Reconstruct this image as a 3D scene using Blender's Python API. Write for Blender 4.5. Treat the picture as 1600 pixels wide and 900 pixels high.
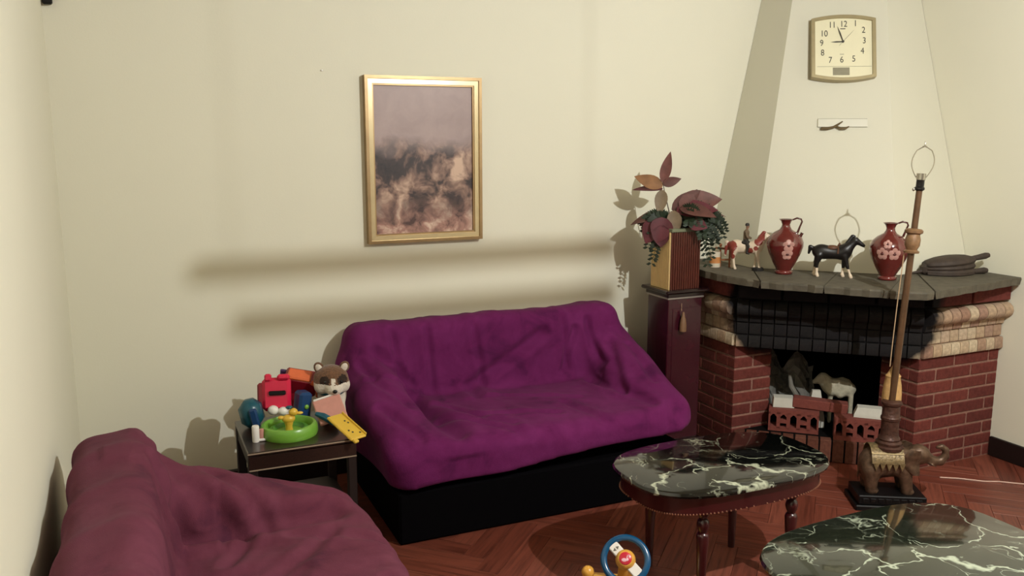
import bpy, bmesh, math, random
import numpy as np
from mathutils import Vector, Matrix

for o in list(bpy.data.objects):
    bpy.data.objects.remove(o)
SC = bpy.context.scene
COL = SC.collection
R = math.radians

# ------------------------------------------------------------------ camera
cam_d = bpy.data.cameras.new('camera')
cam_d.sensor_width = 36.0
cam_d.lens = 1350.0 / 1600.0 * 36.0
cam_d.clip_start = 0.02
cam = bpy.data.objects.new('camera', cam_d)
COL.objects.link(cam)
cam.location = (0, 0, 1.6)
cam.rotation_euler = (R(90 - 9.9), 0, R(-24.0))
SC.camera = cam

# ------------------------------------------------------------------ world, exposure
world = bpy.data.worlds.new('world')
SC.world = world
world.use_nodes = True
world.node_tree.nodes['Background'].inputs[0].default_value = (1.0, 0.93, 0.8, 1)
world.node_tree.nodes['Background'].inputs[1].default_value = 0.02
SC.view_settings.view_transform = 'Standard'
SC.view_settings.look = 'None'
SC.view_settings.gamma = 1.0
SC.view_settings.use_curve_mapping = False
SC.view_settings.exposure = 0.0
BULB = Vector((2.25, 0.70, 2.55))        # the room's one lit bulb hangs here
BULB_POWER = 246.0
BULB_COLOR = (0.97, 1.0, 1.0)

# ------------------------------------------------------------------ node materials
def lin(h):
    h = h.lstrip('#')
    out = []
    for i in (0, 2, 4):
        c = int(h[i:i + 2], 16) / 255.0
        out.append(c / 12.92 if c <= 0.04045 else ((c + 0.055) / 1.055) ** 2.4)
    return (*out, 1.0)

class NT:
    def __init__(s, name):
        s.m = bpy.data.materials.new(name)
        s.m.use_nodes = True
        s.t = s.m.node_tree
        s.b = s.t.nodes['Principled BSDF']
    def n(s, typ, **kw):
        nd = s.t.nodes.new(typ)
        for k, v in kw.items():
            if k.startswith('_'):
                nd.inputs[k[1:].replace('_', ' ')].default_value = v
            else:
                setattr(nd, k, v)
        return nd
    def l(s, a, b):
        s.t.links.new(a, b)
    def mix(s, fac, a, b, mode='MIX'):
        nd = s.t.nodes.new('ShaderNodeMix')
        nd.data_type = 'RGBA'
        nd.blend_type = mode
        for sock, v in ((nd.inputs['Factor'], fac), (nd.inputs[6], a), (nd.inputs[7], b)):
            if hasattr(v, 'links'):
                s.l(v, sock)
            else:
                sock.default_value = v
        return nd.outputs[2]
    def math(s, op, a, b=0.0, c=None, clamp=False):
        nd = s.t.nodes.new('ShaderNodeMath')
        nd.operation = op
        nd.use_clamp = clamp
        for i, v in enumerate((a, b, c)):
            if v is None:
                continue
            if hasattr(v, 'links'):
                s.l(v, nd.inputs[i])
            else:
                nd.inputs[i].default_value = v
        return nd.outputs[0]
    def ramp(s, fac, stops, interp='LINEAR'):
        nd = s.t.nodes.new('ShaderNodeValToRGB')
        cr = nd.color_ramp
        cr.interpolation = interp
        while len(cr.elements) < len(stops):
            cr.elements.new(0.5)
        for e, (p, c) in zip(cr.elements, stops):
            e.position = p
            e.color = c if len(c) == 4 else (*c, 1)
        s.l(fac, nd.inputs[0])
        return nd.outputs[0]
    def coord(s, which='Object', scale=(1, 1, 1)):
        tc = s.t.nodes.new('ShaderNodeTexCoord')
        mp = s.t.nodes.new('ShaderNodeMapping')
        mp.inputs['Scale'].default_value = scale
        s.l(tc.outputs[which], mp.inputs[0])
        return mp.outputs[0]
    def noise(s, vec, scale, detail=3.0, rough=0.55, dist=0.0):
        nd = s.n('ShaderNodeTexNoise', _Scale=scale, _Detail=detail, _Roughness=rough, _Distortion=dist)
        if vec is not None:
            s.l(vec, nd.inputs['Vector'])
        return nd.outputs['Fac']
    def bump(s, h, strength=0.3, dist=0.01):
        nd = s.n('ShaderNodeBump', _Strength=strength, _Distance=dist)
        s.l(h, nd.inputs['Height'])
        s.l(nd.outputs[0], s.b.inputs['Normal'])
    def set(s, **kw):
        for k, v in kw.items():
            s.b.inputs[k.replace('_', ' ')].default_value = v
        return s
    def col(s, c):
        if hasattr(c, 'links'):
            s.l(c, s.b.inputs['Base Color'])
        else:
            s.b.inputs['Base Color'].default_value = c
        return s

M = {}
def simple(name, color, rough=0.5, metal=0.0, var=0.12, scale=30.0, bump=0.0, coat=0.0, spec=0.5, sheen=0.0, randobj=0.0):
    t = NT(name)
    c = lin(color)
    v = t.coord('Object')
    nz = t.noise(v, scale)
    dark = tuple(x * (1 - var * 1.6) for x in c[:3]) + (1,)
    lite = tuple(min(1, x * (1 + var)) for x in c[:3]) + (1,)
    out = t.mix(nz, dark, lite)
    if randobj:
        oi = t.n('ShaderNodeObjectInfo')
        f = t.math('MULTIPLY_ADD', oi.outputs['Random'], 2 * randobj, 1 - randobj)
        g = t.n('ShaderNodeCombineColor')
        for i in range(3):
            t.l(f, g.inputs[i])
        out = t.mix(1.0, out, g.outputs[0], 'MULTIPLY')
    t.col(out)
    t.set(Roughness=rough, Metallic=metal)
    t.b.inputs['Specular IOR Level'].default_value = spec
    t.b.inputs['Coat Weight'].default_value = coat
    t.b.inputs['Coat Roughness'].default_value = 0.06
    t.b.inputs['Sheen Weight'].default_value = sheen
    if bump:
        t.bump(nz, bump, 0.004)
    M[name] = t.m
    return t.m

# plaster walls
def plaster(name, color):
    t = NT(name)
    v = t.coord('Object')
    n1 = t.noise(v, 1.3, 3)
    n2 = t.noise(v, 160, 2)
    c = lin(color)
    t.col(t.mix(n1, tuple(x * .95 for x in c[:3]) + (1,), tuple(min(1, x * 1.03) for x in c[:3]) + (1,)))
    t.set(Roughness=0.75)
    t.b.inputs['Specular IOR Level'].default_value = 0.25
    t.bump(n2, 0.12, 0.002)
    M[name] = t.m
plaster('plaster', '#e4e0cc')
plaster('plaster_hood', '#d3cfbc')
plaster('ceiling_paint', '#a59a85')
plaster('front_paint', '#7d705c')

# parquet
def parquet():
    t = NT('parquet')
    v = t.coord('Object', (3.5, 60, 20))
    oi = t.n('ShaderNodeObjectInfo')
    gi = t.n('ShaderNodeNewGeometry')
    r = t.math('FRACT', t.math('ADD', oi.outputs['Random'], gi.outputs['Random Per Island']))
    add = t.n('ShaderNodeVectorMath', operation='ADD')
    t.l(v, add.inputs[0])
    cx = t.n('ShaderNodeCombineXYZ')
    t.l(t.math('MULTIPLY', r, 37.0), cx.inputs[0])
    t.l(t.math('MULTIPLY', r, 91.0), cx.inputs[1])
    t.l(cx.outputs[0], add.inputs[1])
    g = t.noise(add.outputs[0], 1.0, 4, 0.6, 0.6)
    base = t.ramp(r, [(0, lin('#6a3528')), (.35, lin('#733b2d')), (.7, lin('#7b4132')), (1, lin('#844a3a'))])
    grain = t.ramp(g, [(.3, (.45, .42, .4)), (.55, (1, 1, 1)), (.8, (1.15, 1.1, 1.05))])
    t.col(t.mix(1.0, base, grain, 'MULTIPLY'))
    t.set(Roughness=0.38)
    t.bump(g, 0.15, 0.001)
    M['parquet'] = t.m
parquet()
simple('joint', '#2a1510', 0.9)

# bricks with soot: the fire has blackened what lies over the opening
def brickmat(name, ramp_cols, soot=True, rough=0.85, zlo=0.46):
    t = NT(name)
    oi = t.n('ShaderNodeObjectInfo')
    v = t.coord('Object')
    n = t.noise(v, 55, 4, 0.65)
    base = t.ramp(oi.outputs['Random'], [(i / (len(ramp_cols) - 1), lin(c)) for i, c in enumerate(ramp_cols)])
    g = t.ramp(n, [(.25, (.62, .6, .6)), (.6, (1, 1, 1)), (.85, (1.25, 1.2, 1.15))])
    c = t.mix(1.0, base, g, 'MULTIPLY')
    if soot:
        gp = t.n('ShaderNodeNewGeometry')
        sp = t.n('ShaderNodeSeparateXYZ')
        t.l(gp.outputs['Position'], sp.inputs[0])
        # distance along the diagonal from its middle, and height
        u = t.math('ADD', t.math('MULTIPLY', t.math('SUBTRACT', sp.outputs[0], 3.085), 0.744),
                   t.math('MULTIPLY', t.math('SUBTRACT', sp.outputs[1], 3.145), -0.668))
        u = t.math('ABSOLUTE', t.math('SUBTRACT', u, 0.015))
        wob = t.noise(gp.outputs['Position'], 9, 3)
        edge = t.math('SUBTRACT', t.math('MULTIPLY_ADD', wob, 0.14, 0.415), u)
        zz = t.math('SUBTRACT', sp.outputs[2], zlo)
        edge = t.math('ADD', edge, t.math('MULTIPLY', t.math('MINIMUM', t.math('SUBTRACT', zz, 0.16), 0.03), 1.0))
        f = t.math('MULTIPLY', t.math('DIVIDE', edge, 0.055, clamp=True), t.math('DIVIDE', zz, 0.07, clamp=True))
        f = t.math('MULTIPLY', f, 0.985)
        c = t.mix(f, c, (.0045, .0045, .006, 1))
    t.col(c)
    t.set(Roughness=rough)
    t.b.inputs['Specular IOR Level'].default_value = 0.25
    t.bump(n, 0.5, 0.004)
    M[name] = t.m
brickmat('brick_red', ['#5f2c27', '#6a322b', '#733830', '#622e29', '#6c342d'])
brickmat('brick_cream', ['#ab8f74', '#c4b094', '#94705d', '#cdbc9f', '#b79d80', '#9a7766', '#c5b197'])
brickmat('mortar', ['#936e60', '#936e60'])
brickmat('hearth_brick', ['#6a3f30', '#5a3428', '#74493a'], soot=False)
simple('soot', '#0b0a0a', 0.95, var=.3, spec=.1)
simple('hollow_brick', '#7a3d33', 0.9, var=.2, scale=60, bump=.4)
simple('slate', '#5c5546', 0.75, var=.35, scale=25, bump=.7, randobj=.12)
simple('skirting', '#160d0c', 0.45)
# fabrics
def fabric(name, c1, c2, c3):
    t = NT(name)
    v = t.coord('Object')
    big = t.noise(v, 5.5, 4, 0.6, 0.6)
    med = t.noise(v, 26, 3)
    fine = t.noise(t.coord('Object', (1, 1, 1)), 520, 1)
    c = t.ramp(big, [(.28, lin(c3)), (.42, lin(c1)), (.62, lin(c2)), (.8, lin(c1))])
    c = t.mix(t.math('MULTIPLY', med, .45), c, lin(c3))
    c = t.mix(t.math('MULTIPLY', fine, .5), c, lin(c2), 'MIX')
    t.col(c)
    t.set(Roughness=0.95)
    t.b.inputs['Specular IOR Level'].default_value = 0.1
    t.b.inputs['Sheen Weight'].default_value = 0.03
    t.b.inputs['Sheen Roughness'].default_value = 0.4
    t.bump(t.math('ADD', fine, t.math('MULTIPLY', med, 1.5)), 0.35, 0.004)
    M[name] = t.m
fabric('cover_purple', '#621c4e', '#70265c', '#3a0e31')
fabric('cover_plum', '#64303f', '#733c4d', '#3f1c2e')
simple('sofa_base', '#050406', 0.9, spec=.05)

def marble(name, base, vein):
    t = NT(name)
    v = t.coord('Object')
    d = t.n('ShaderNodeTexNoise', _Scale=6.0, _Detail=4.0)
    t.l(v, d.inputs['Vector'])
    sub = t.n('ShaderNodeVectorMath', operation='MULTIPLY_ADD')
    t.l(d.outputs['Color'], sub.inputs[0])
    sub.inputs[1].default_value = (.34, .34, .0)
    t.l(v, sub.inputs[2])
    fl = t.n('ShaderNodeVectorMath', operation='MULTIPLY')
    t.l(sub.outputs[0], fl.inputs[0])
    fl.inputs[1].default_value = (1, 1, 0)
    vo = t.n('ShaderNodeTexVoronoi', feature='DISTANCE_TO_EDGE', _Scale=4.6)
    t.l(fl.outputs[0], vo.inputs['Vector'])
    msk = t.noise(fl.outputs[0], 6.5, 3)
    wid = t.math('MULTIPLY', t.math('SUBTRACT', msk, .43), .26)
    ve = t.math('SUBTRACT', 1.0, t.math('DIVIDE', vo.outputs['Distance'], t.math('MAXIMUM', wid, .0005)), clamp=True)
    fine = t.n('ShaderNodeTexVoronoi', feature='DISTANCE_TO_EDGE', _Scale=13.0)
    t.l(fl.outputs[0], fine.inputs['Vector'])
    m2 = t.noise(fl.outputs[0], 9.0, 2)
    v2 = t.math('MULTIPLY', t.math('SUBTRACT', 1.0, t.math('DIVIDE', fine.outputs['Distance'], .03), clamp=True),
                t.math('MULTIPLY', t.math('SUBTRACT', m2, .52, clamp=True), 5.0, clamp=True))
    f = t.math('MAXIMUM', ve, v2)
    t.col(t.mix(t.math('MULTIPLY', t.math('POWER', f, .8), .85), lin(base), lin(vein)))
    t.set(Roughness=0.1)
    t.b.inputs['Coat Weight'].default_value = 0.6
    t.b.inputs['Coat Roughness'].default_value = 0.04
    M[name] = t.m
marble('marble_black', '#0c0d0b', '#b9bda4')
marble('marble_reflection', '#20241b', '#b4bda6')  # black marble with a greenish reflection put into its base colour
simple('mahogany', '#3a0d10', 0.3, var=.3, scale=14, coat=.5)
simple('bead_gilt', '#8a5a45', 0.4, metal=.3)
simple('granite', '#2a1a15', 0.3, var=.9, scale=140, coat=.3)
simple('side_wood', '#1e120f', 0.5)
simple('pale_edge', '#a28d78', 0.4)
simple('lacquer', '#3a101c', 0.22, var=.25, scale=9, coat=.25)
simple('lacquer_trim', '#1d0a0c', 0.25, coat=.2)
simple('silver_line', '#a19a94', 0.3, metal=.6)
simple('planter_wood', '#dcbf86', 0.38, metal=.35, var=.12, scale=18)
simple('planter_dark', '#5a2a20', 0.3, metal=.2, var=.3, scale=12, coat=.5)
simple('rim_green', '#6f7359', 0.6)
simple('soil', '#23190f', 0.95)
simple('leaf_red', '#6a4038', 0.6, var=.4, scale=26, randobj=.2)
simple('leaf_tan', '#92663f', 0.55, var=.3, scale=20)
simple('leaf_wine', '#5c2029', 0.6, var=.35, scale=30, randobj=.2)
simple('leaf_grey', '#7d6a52', 0.6, var=.3, scale=20)
simple('fern', '#22301c', 0.6, var=.35, scale=30, randobj=.25)
simple('stem', '#4d3526', 0.7)
simple('gold_frame', '#a68a62', 0.36, metal=.6, var=.2, scale=12)
simple('gold_bright', '#f0dcae', 0.22, metal=.6, var=.06)
simple('clock_frame', '#a69873', 0.35, metal=.35, var=.1)
simple('clock_face', '#e2dbb9', 0.4, var=.02)
simple('ink', '#3a352a', 0.6)
simple('lcd', '#8d8770', 0.3)
simple('strip_white', '#cfcbb9', 0.4, var=.02)
simple('bronze', '#6d5c40', 0.4, metal=.5)
simple('black_paint', '#070607', 0.5, spec=.3)
simple('antique', '#6a5240', 0.42, metal=.45, var=.6, scale=45, bump=.5)
simple('antique_light', '#877350', 0.42, metal=.35, var=.6, scale=90, bump=.6)
simple('column_bronze', '#55382e', 0.42, metal=.35, var=.55, scale=70, bump=.6)
simple('pole_brass', '#644831', 0.38, metal=.35, var=.4, scale=20)
simple('collar', '#8a6848', 0.5, metal=.15, var=.4, scale=50, bump=.5)
simple('steel', '#b8b2a4', 0.2, metal=.9)
simple('bakelite', '#0e0c0b', 0.3)
simple('cord_beige', '#b89a78', 0.8)
simple('reflection_tan', '#7d5c40', 0.6, var=.25, scale=60)  # dim tan of the reflection modelled on the pedestal front
simple('tassel', '#c39b64', 0.6, var=.25, scale=60, bump=.4)
simple('jug_glaze', '#662420', 0.13, var=.3, scale=8, coat=.7)
simple('jug_dark', '#4a1a14', 0.25, coat=.5)
simple('petal', '#bf8f84', 0.45, var=.2)
simple('petal_heart', '#4b1a16', 0.5)
simple('horse_white', '#ddc9b0', 0.4, var=.1, scale=40)
simple('horse_red', '#8a3a2e', 0.45, var=.2)
simple('horse_black', '#151010', 0.4, var=.3)
simple('saddle', '#5c3824', 0.5, var=.3)
simple('cloth_dark', '#2c2620', 0.7)
simple('cloth_tan', '#6d5a44', 0.7)
simple('skin', '#8a6650', 0.6)
simple('wood_dark', '#40332a', 0.7, var=.45, scale=30, bump=.4)
simple('wood_toy', '#a0643f', 0.6, var=.25)
simple('cup_orange', '#cf8a4e', 0.5)
simple('cup_white', '#d8cbb4', 0.5)
simple('pebble', '#1d1712', 0.8)
simple('foam', '#c9c6ba', 0.8, var=.08, bump=.3)
simple('wool', '#b9b19a', 0.95, var=.2, scale=60, bump=.8)
simple('grey_paper', '#77736b', 0.85, var=.35, scale=25, bump=.4)
simple('cable_white', '#d9b9a8', 0.5)
simple('plastic_red', '#d11c44', 0.3, var=.05)
simple('plastic_dkred', '#8a1626', 0.35, var=.1)
simple('plastic_teal', '#15505f', 0.3, var=.1)
simple('plastic_blue', '#1c3f6b', 0.3, var=.1)
simple('wheel_blue', '#0a4c74', 0.22, var=.05, coat=.3)
simple('plastic_orange', '#dc6a3c', 0.35, var=.08)
simple('plastic_green', '#74a83c', 0.3, var=.06)
simple('plastic_dkgreen', '#4e8a30', 0.35, var=.06)
simple('plastic_yellow', '#d9b13e', 0.35, var=.06)
simple('plastic_amber', '#dda345', 0.3, var=.06)
simple('plastic_white', '#e8e2da', 0.3, var=.03)
simple('plastic_pink', '#c98f82', 0.35, var=.12)
simple('plastic_purple', '#4b3160', 0.4)
simple('fur_brown', '#6e4c33', 0.95, var=.45, scale=110, bump=.9, sheen=.3)
simple('fur_dark', '#33231a', 0.95, var=.45, scale=110, bump=.9)
simple('fur_white', '#d6cbbb', 0.95, var=.15, scale=110, bump=.9, sheen=.3)
simple('nose_black', '#0b0909', 0.25)
simple('teal_cloth', '#1c5566', 0.8, var=.3, bump=.4)
simple('print_grey', '#6a6458', 0.5)
simple('emblem_red', '#c4263a', 0.3, var=.04)
simple('emblem_pink', '#eab6c0', 0.4)
simple('lamp_metal', '#8a8272', 0.4, metal=.6)
simple('shadow_bar_wood', '#7a5a3a', 0.6)

def painting_mat():
    t = NT('painting_canvas')
    v = t.coord('Object')
    d = t.n('ShaderNodeTexNoise', _Scale=7.0, _Detail=4.0)
    t.l(v, d.inputs['Vector'])
    w = t.n('ShaderNodeVectorMath', operation='MULTIPLY_ADD')
    t.l(d.outputs['Color'], w.inputs[0])
    w.inputs[1].default_value = (.13, 0, .13)
    t.l(v, w.inputs[2])
    sp = t.n('ShaderNodeSeparateXYZ')
    t.l(w.outputs[0], sp.inputs[0])
    zn = t.math('MULTIPLY_ADD', sp.outputs[2], 1 / .72, .42)
    n1 = t.noise(w.outputs[0], 6.5, 4, .6)
    n2 = t.noise(w.outputs[0], 11, 4, .6)
    sky = t.mix(n1, lin('#8a7573'), lin('#b8a29c'))
    gnd = t.ramp(n1, [(.36, lin('#191314')), (.47, lin('#3a2a28')), (.55, lin('#86685a')), (.66, lin('#cbab94'))])
    low = t.ramp(n2, [(.34, lin('#4a322e')), (.5, lin('#a47a6c')), (.64, lin('#d8bda8'))])
    c = t.mix(t.math('MULTIPLY_ADD', zn, 7, -3.7, clamp=True), gnd, sky)
    c = t.mix(t.math('MULTIPLY_ADD', zn, -6, 1.6, clamp=True), c, low)
    t.col(c)
    t.set(Roughness=.45)
    M['painting_canvas'] = t.m
painting_mat()

# ------------------------------------------------------------------ object helpers
def new_obj(name, mesh, parent=None):
    o = bpy.data.objects.new(name, mesh)
    COL.objects.link(o)
    if parent is not None:
        o.parent = parent
    return o
def tag(o, label=None, cat=None, group=None, kind=None):
    if label: o['label'] = label
    if cat: o['category'] = cat
    if group: o['group'] = group
    if kind: o['kind'] = kind
    return o
def thing(name, label, cat, loc=(0, 0, 0), rz=0.0, group=None):
    o = bpy.data.objects.new(name, None)
    o.empty_display_size = 0.05
    COL.objects.link(o)
    o.location = loc
    o.rotation_euler = (0, 0, rz)
    return tag(o, label, cat, group)

_tb = None
class MB:
    """collects shapes into one mesh"""
    def __init__(s):
        s.v = []; s.f = []; s.mi = []
    def add(s, vs, fs, mi=0):
        k = len(s.v)
        s.v += [tuple(map(float, p)) for p in vs]
        s.f += [tuple(i + k for i in f) for f in fs]
        s.mi += [mi] * len(fs)
        return s
    def hull(s, pts, mi=0):
        bm = bmesh.new()
        for p in pts: bm.verts.new(p)
        bmesh.ops.convex_hull(bm, input=bm.verts)
        bmesh.ops.dissolve_limit(bm, angle_limit=0.01, verts=bm.verts, edges=bm.edges)
        bm.verts.ensure_lookup_table()
        for v in [v for v in bm.verts if not v.link_faces]: bm.verts.remove(v)
        bm.verts.index_update()
        s.add([v.co[:] for v in bm.verts], [[v.index for v in f.verts] for f in bm.faces], mi)
        bm.free()
        return s
    def box(s, c, size, rot=None, bev=0.0, mi=0):
        hx, hy, hz = size[0] / 2, size[1] / 2, size[2] / 2
        c = Vector(c)
        rm = rot if rot is not None else Matrix.Identity(3)
        if bev <= 0:
            pts = [(x, y, z) for x in (-hx, hx) for y in (-hy, hy) for z in (-hz, hz)]
            s.add([c + rm @ Vector(p) for p in pts],
                  [(0, 1, 3, 2), (4, 6, 7, 5), (0, 4, 5, 1), (2, 3, 7, 6), (0, 2, 6, 4), (1, 5, 7, 3)], mi)
        else:
            b = min(bev, hx * .9, hy * .9, hz * .9)
            pts = []
            for sx in (-1, 1):
                for sy in (-1, 1):
                    for sz in (-1, 1):
                        pts += [(sx * hx, sy * (hy - b), sz * (hz - b)), (sx * (hx - b), sy * hy, sz * (hz - b)),
                                (sx * (hx - b), sy * (hy - b), sz * hz)]
            s.hull([c + rm @ Vector(p) for p in pts], mi)
        return s
    def tube(s, path, rad, n=8, closed=False, caps=True, mi=0):
        P = [Vector(p) for p in path]
        m = len(P)
        rr = rad if hasattr(rad, '__len__') else [rad] * m
        vs, fs = [], []
        prev = None
        for i, p in enumerate(P):
            a = P[(i - 1) % m] if (closed or i > 0) else P[i]
            b = P[(i + 1) % m] if (closed or i < m - 1) else P[i]
            t = (b - a).normalized()
            if prev is None:
                u = t.orthogonal().normalized()
            else:
                u = (prev - t * prev.dot(t))
                u = u.normalized() if u.length > 1e-6 else t.orthogonal().normalized()
            prev = u
            w = t.cross(u)
            for k in range(n):
                a_ = 2 * math.pi * k / n
                vs.append(p + (u * math.cos(a_) + w * math.sin(a_)) * rr[i])
        for i in range(m if closed else m - 1):
            j = (i + 1) % m
            for k in range(n):
                l = (k + 1) % n
                fs.append((i * n + k, i * n + l, j * n + l, j * n + k))
        if caps and not closed:
            fs.append(tuple(reversed(range(n))))
            fs.append(tuple((m - 1) * n + k for k in range(n)))
        return s.add(vs, fs, mi)
    def lathe(s, prof, n=24, c=(0, 0, 0), rot=None, mi=0, caps=True):
        c = Vector(c)
        rm = rot if rot is not None else Matrix.Identity(3)
        vs, fs = [], []
        for r, z in prof:
            for k in range(n):
                a = 2 * math.pi * k / n
                vs.append(c + rm @ Vector((r * math.cos(a), r * math.sin(a), z)))
        m = len(prof)
        for i in range(m - 1):
            for k in range(n):
                l = (k + 1) % n
                fs.append((i * n + k, i * n + l, (i + 1) * n + l, (i + 1) * n + k))
        if caps:
            fs.append(tuple(reversed(range(n))))
            fs.append(tuple((m - 1) * n + k for k in range(n)))
        return s.add(vs, fs, mi)
    def ell(s, c, r, n=16, m=10, rot=None, mi=0):
        prof = []
        c = Vector(c)
        rm = rot if rot is not None else Matrix.Identity(3)
        vs, fs = [], []
        for i in range(m + 1):
            ph = math.pi * i / m
            for k in range(n):
                a = 2 * math.pi * k / n
                vs.append(c + rm @ Vector((r[0] * math.sin(ph) * math.cos(a), r[1] * math.sin(ph) * math.sin(a), -r[2] * math.cos(ph))))
        for i in range(m):
            for k in range(n):
                l = (k + 1) % n
                fs.append((i * n + k, i * n + l, (i + 1) * n + l, (i + 1) * n + k))
        return s.add(vs, fs, mi)
    def prism(s, poly, z0, z1, mi=0):
        n = len(poly)
        vs = [(x, y, z0) for x, y in poly] + [(x, y, z1) for x, y in poly]
        fs = [tuple(reversed(range(n))), tuple(range(n, 2 * n))]
        fs += [(i, (i + 1) % n, n + (i + 1) % n, n + i) for i in range(n)]
        return s.add(vs, fs, mi)
    def sheet(s, grid, thick=0.0, mi=0):
        """grid: rows of points; a thin solid sheet"""
        nr, nc = len(grid), len(grid[0])
        g = [[Vector(p) for p in row] for row in grid]
        top = [p for row in g for p in row]
        fs = [(i * nc + j, i * nc + j + 1, (i + 1) * nc + j + 1, (i + 1) * nc + j) for i in range(nr - 1) for j in range(nc - 1)]
        if thick <= 0:
            return s.add(top, fs, mi)
        nrm = []
        for i in range(nr):
            for j in range(nc):
                a = g[min(i + 1, nr - 1)][j] - g[max(i - 1, 0)][j]
                b = g[i][min(j + 1, nc - 1)] - g[i][max(j - 1, 0)]
                c = a.cross(b)
                nrm.append(c.normalized() if c.length > 1e-12 else Vector((0, 0, 1)))
        k = len(top)
        bot = [p + n * thick for p, n in zip(top, nrm)]
        f2 = list(fs) + [tuple(reversed([i + k for i in f])) for f in fs]
        ring = [j for j in range(nc)] + [i * nc + nc - 1 for i in range(1, nr)] + \
               [(nr - 1) * nc + j for j in range(nc - 2, -1, -1)] + [i * nc for i in range(nr - 2, 0, -1)]
        for i in range(len(ring)):
            a, b = ring[i], ring[(i + 1) % len(ring)]
            f2.append((b, a, a + k, b + k))
        return s.add(top + bot, f2, mi)
    def mesh(s, name, mats, smooth=True, angle=38):
        me = bpy.data.meshes.new(name)
        me.from_pydata(s.v, [], s.f)
        for m in (mats if isinstance(mats, (list, tuple)) else [mats]):
            me.materials.append(M[m] if isinstance(m, str) else m)
        me.polygons.foreach_set('material_index', s.mi)
        bm = bmesh.new(); bm.from_mesh(me)
        bmesh.ops.recalc_face_normals(bm, faces=bm.faces)
        bm.to_mesh(me); bm.free()
        if smooth:
            me.polygons.foreach_set('use_smooth', [True] * len(me.polygons))
            me.set_sharp_from_angle(angle=R(angle))
        me.update()
        return me
    def build(s, name, mats, parent=None, smooth=True, angle=38):
        return new_obj(name, s.mesh(name, mats, smooth, angle), parent)

# --- smooth bodies: signed distances meshed with surface nets
def smin(a, b, k):
    h = np.clip(0.5 + 0.5 * (b - a) / k, 0, 1)
    return b * (1 - h) + a * h - k * h * (1 - h)
def sd_cone(P, a, b, ra, rb):
    a = np.array(a, float); b = np.array(b, float)
    d = b - a
    t = np.clip(((P - a) @ d) / max(d @ d, 1e-12), 0, 1)
    return np.linalg.norm(P - (a + t[:, None] * d), axis=1) - (ra + (rb - ra) * t)
def sd_ell(P, c, r, rot=None):
    q = P - np.array(c, float)
    if rot is not None:
        q = q @ np.array(rot)
    r = np.array(r, float)
    k = np.linalg.norm(q / r, axis=1)
    return (k - 1) * r.min() if False else k * (k - 1) / np.maximum(np.linalg.norm(q / r ** 2, axis=1), 1e-9)
def sd_box(P, c, h, r, rot=None):
    q = P - np.array(c, float)
    if rot is not None:
        q = q @ np.array(rot)
    q = np.abs(q) - (np.array(h, float) - r)
    return np.linalg.norm(np.maximum(q, 0), axis=1) + np.minimum(q.max(axis=1), 0) - r
def nets(f, lo, hi, h):
    lo = np.array(lo, float); hi = np.array(hi, float)
    n = np.ceil((hi - lo) / h).astype(int) + 1
    ax = [lo[i] + np.arange(n[i]) * h for i in range(3)]
    G = np.stack(np.meshgrid(*ax, indexing='ij'), -1)
    V = f(G.reshape(-1, 3)).reshape(n)
    ins = V < 0
    acc = np.zeros((*(n - 1), 3)); cnt = np.zeros(n - 1)
    for axis in range(3):
        d = [0, 0, 0]; d[axis] = 1
        A = V[:n[0] - d[0], :n[1] - d[1], :n[2] - d[2]]
        B = V[d[0]:, d[1]:, d[2]:]
        cr = (A < 0) != (B < 0)
        t = np.where(cr, A / np.where(cr, A - B, 1), 0)
        pos = G[:n[0] - d[0], :n[1] - d[1], :n[2] - d[2]].copy()
        pos[..., axis] += t * h
        o1, o2 = [a for a in range(3) if a != axis]
        for s1 in (0, 1):
            for s2 in (0, 1):
                sl = [slice(None)] * 3
                sl[o1] = slice(s1, s1 + n[o1] - 1)
                sl[o2] = slice(s2, s2 + n[o2] - 1)
                sl = tuple(sl)
                acc += pos[sl] * cr[sl][..., None]
                cnt += cr[sl]
    act = cnt > 0
    idx = -np.ones(n - 1, int)
    idx[act] = np.arange(act.sum())
    verts = acc[act] / cnt[act][:, None]
    faces = []
    for axis in range(3):
        d = [0, 0, 0]; d[axis] = 1
        A = ins[:n[0] - d[0], :n[1] - d[1], :n[2] - d[2]]
        B = ins[d[0]:, d[1]:, d[2]:]
        I = np.argwhere(A != B)
        o1, o2 = [a for a in range(3) if a != axis]
        ok = (I[:, o1] > 0) & (I[:, o2] > 0) & (I[:, o1] < n[o1] - 1) & (I[:, o2] < n[o2] - 1)
        I = I[ok]
        e1 = np.zeros(3, int); e1[o1] = 1
        e2 = np.zeros(3, int); e2[o2] = 1
        q = np.stack([idx[tuple((I - e1 - e2).T)], idx[tuple((I - e2).T)], idx[tuple(I.T)], idx[tuple((I - e1).T)]], 1)
        flip = A[tuple(I.T)] if axis != 1 else ~A[tuple(I.T)]
        q[flip] = q[flip][:, ::-1]
        faces.append(q)
    return verts, np.concatenate(faces)
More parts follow.
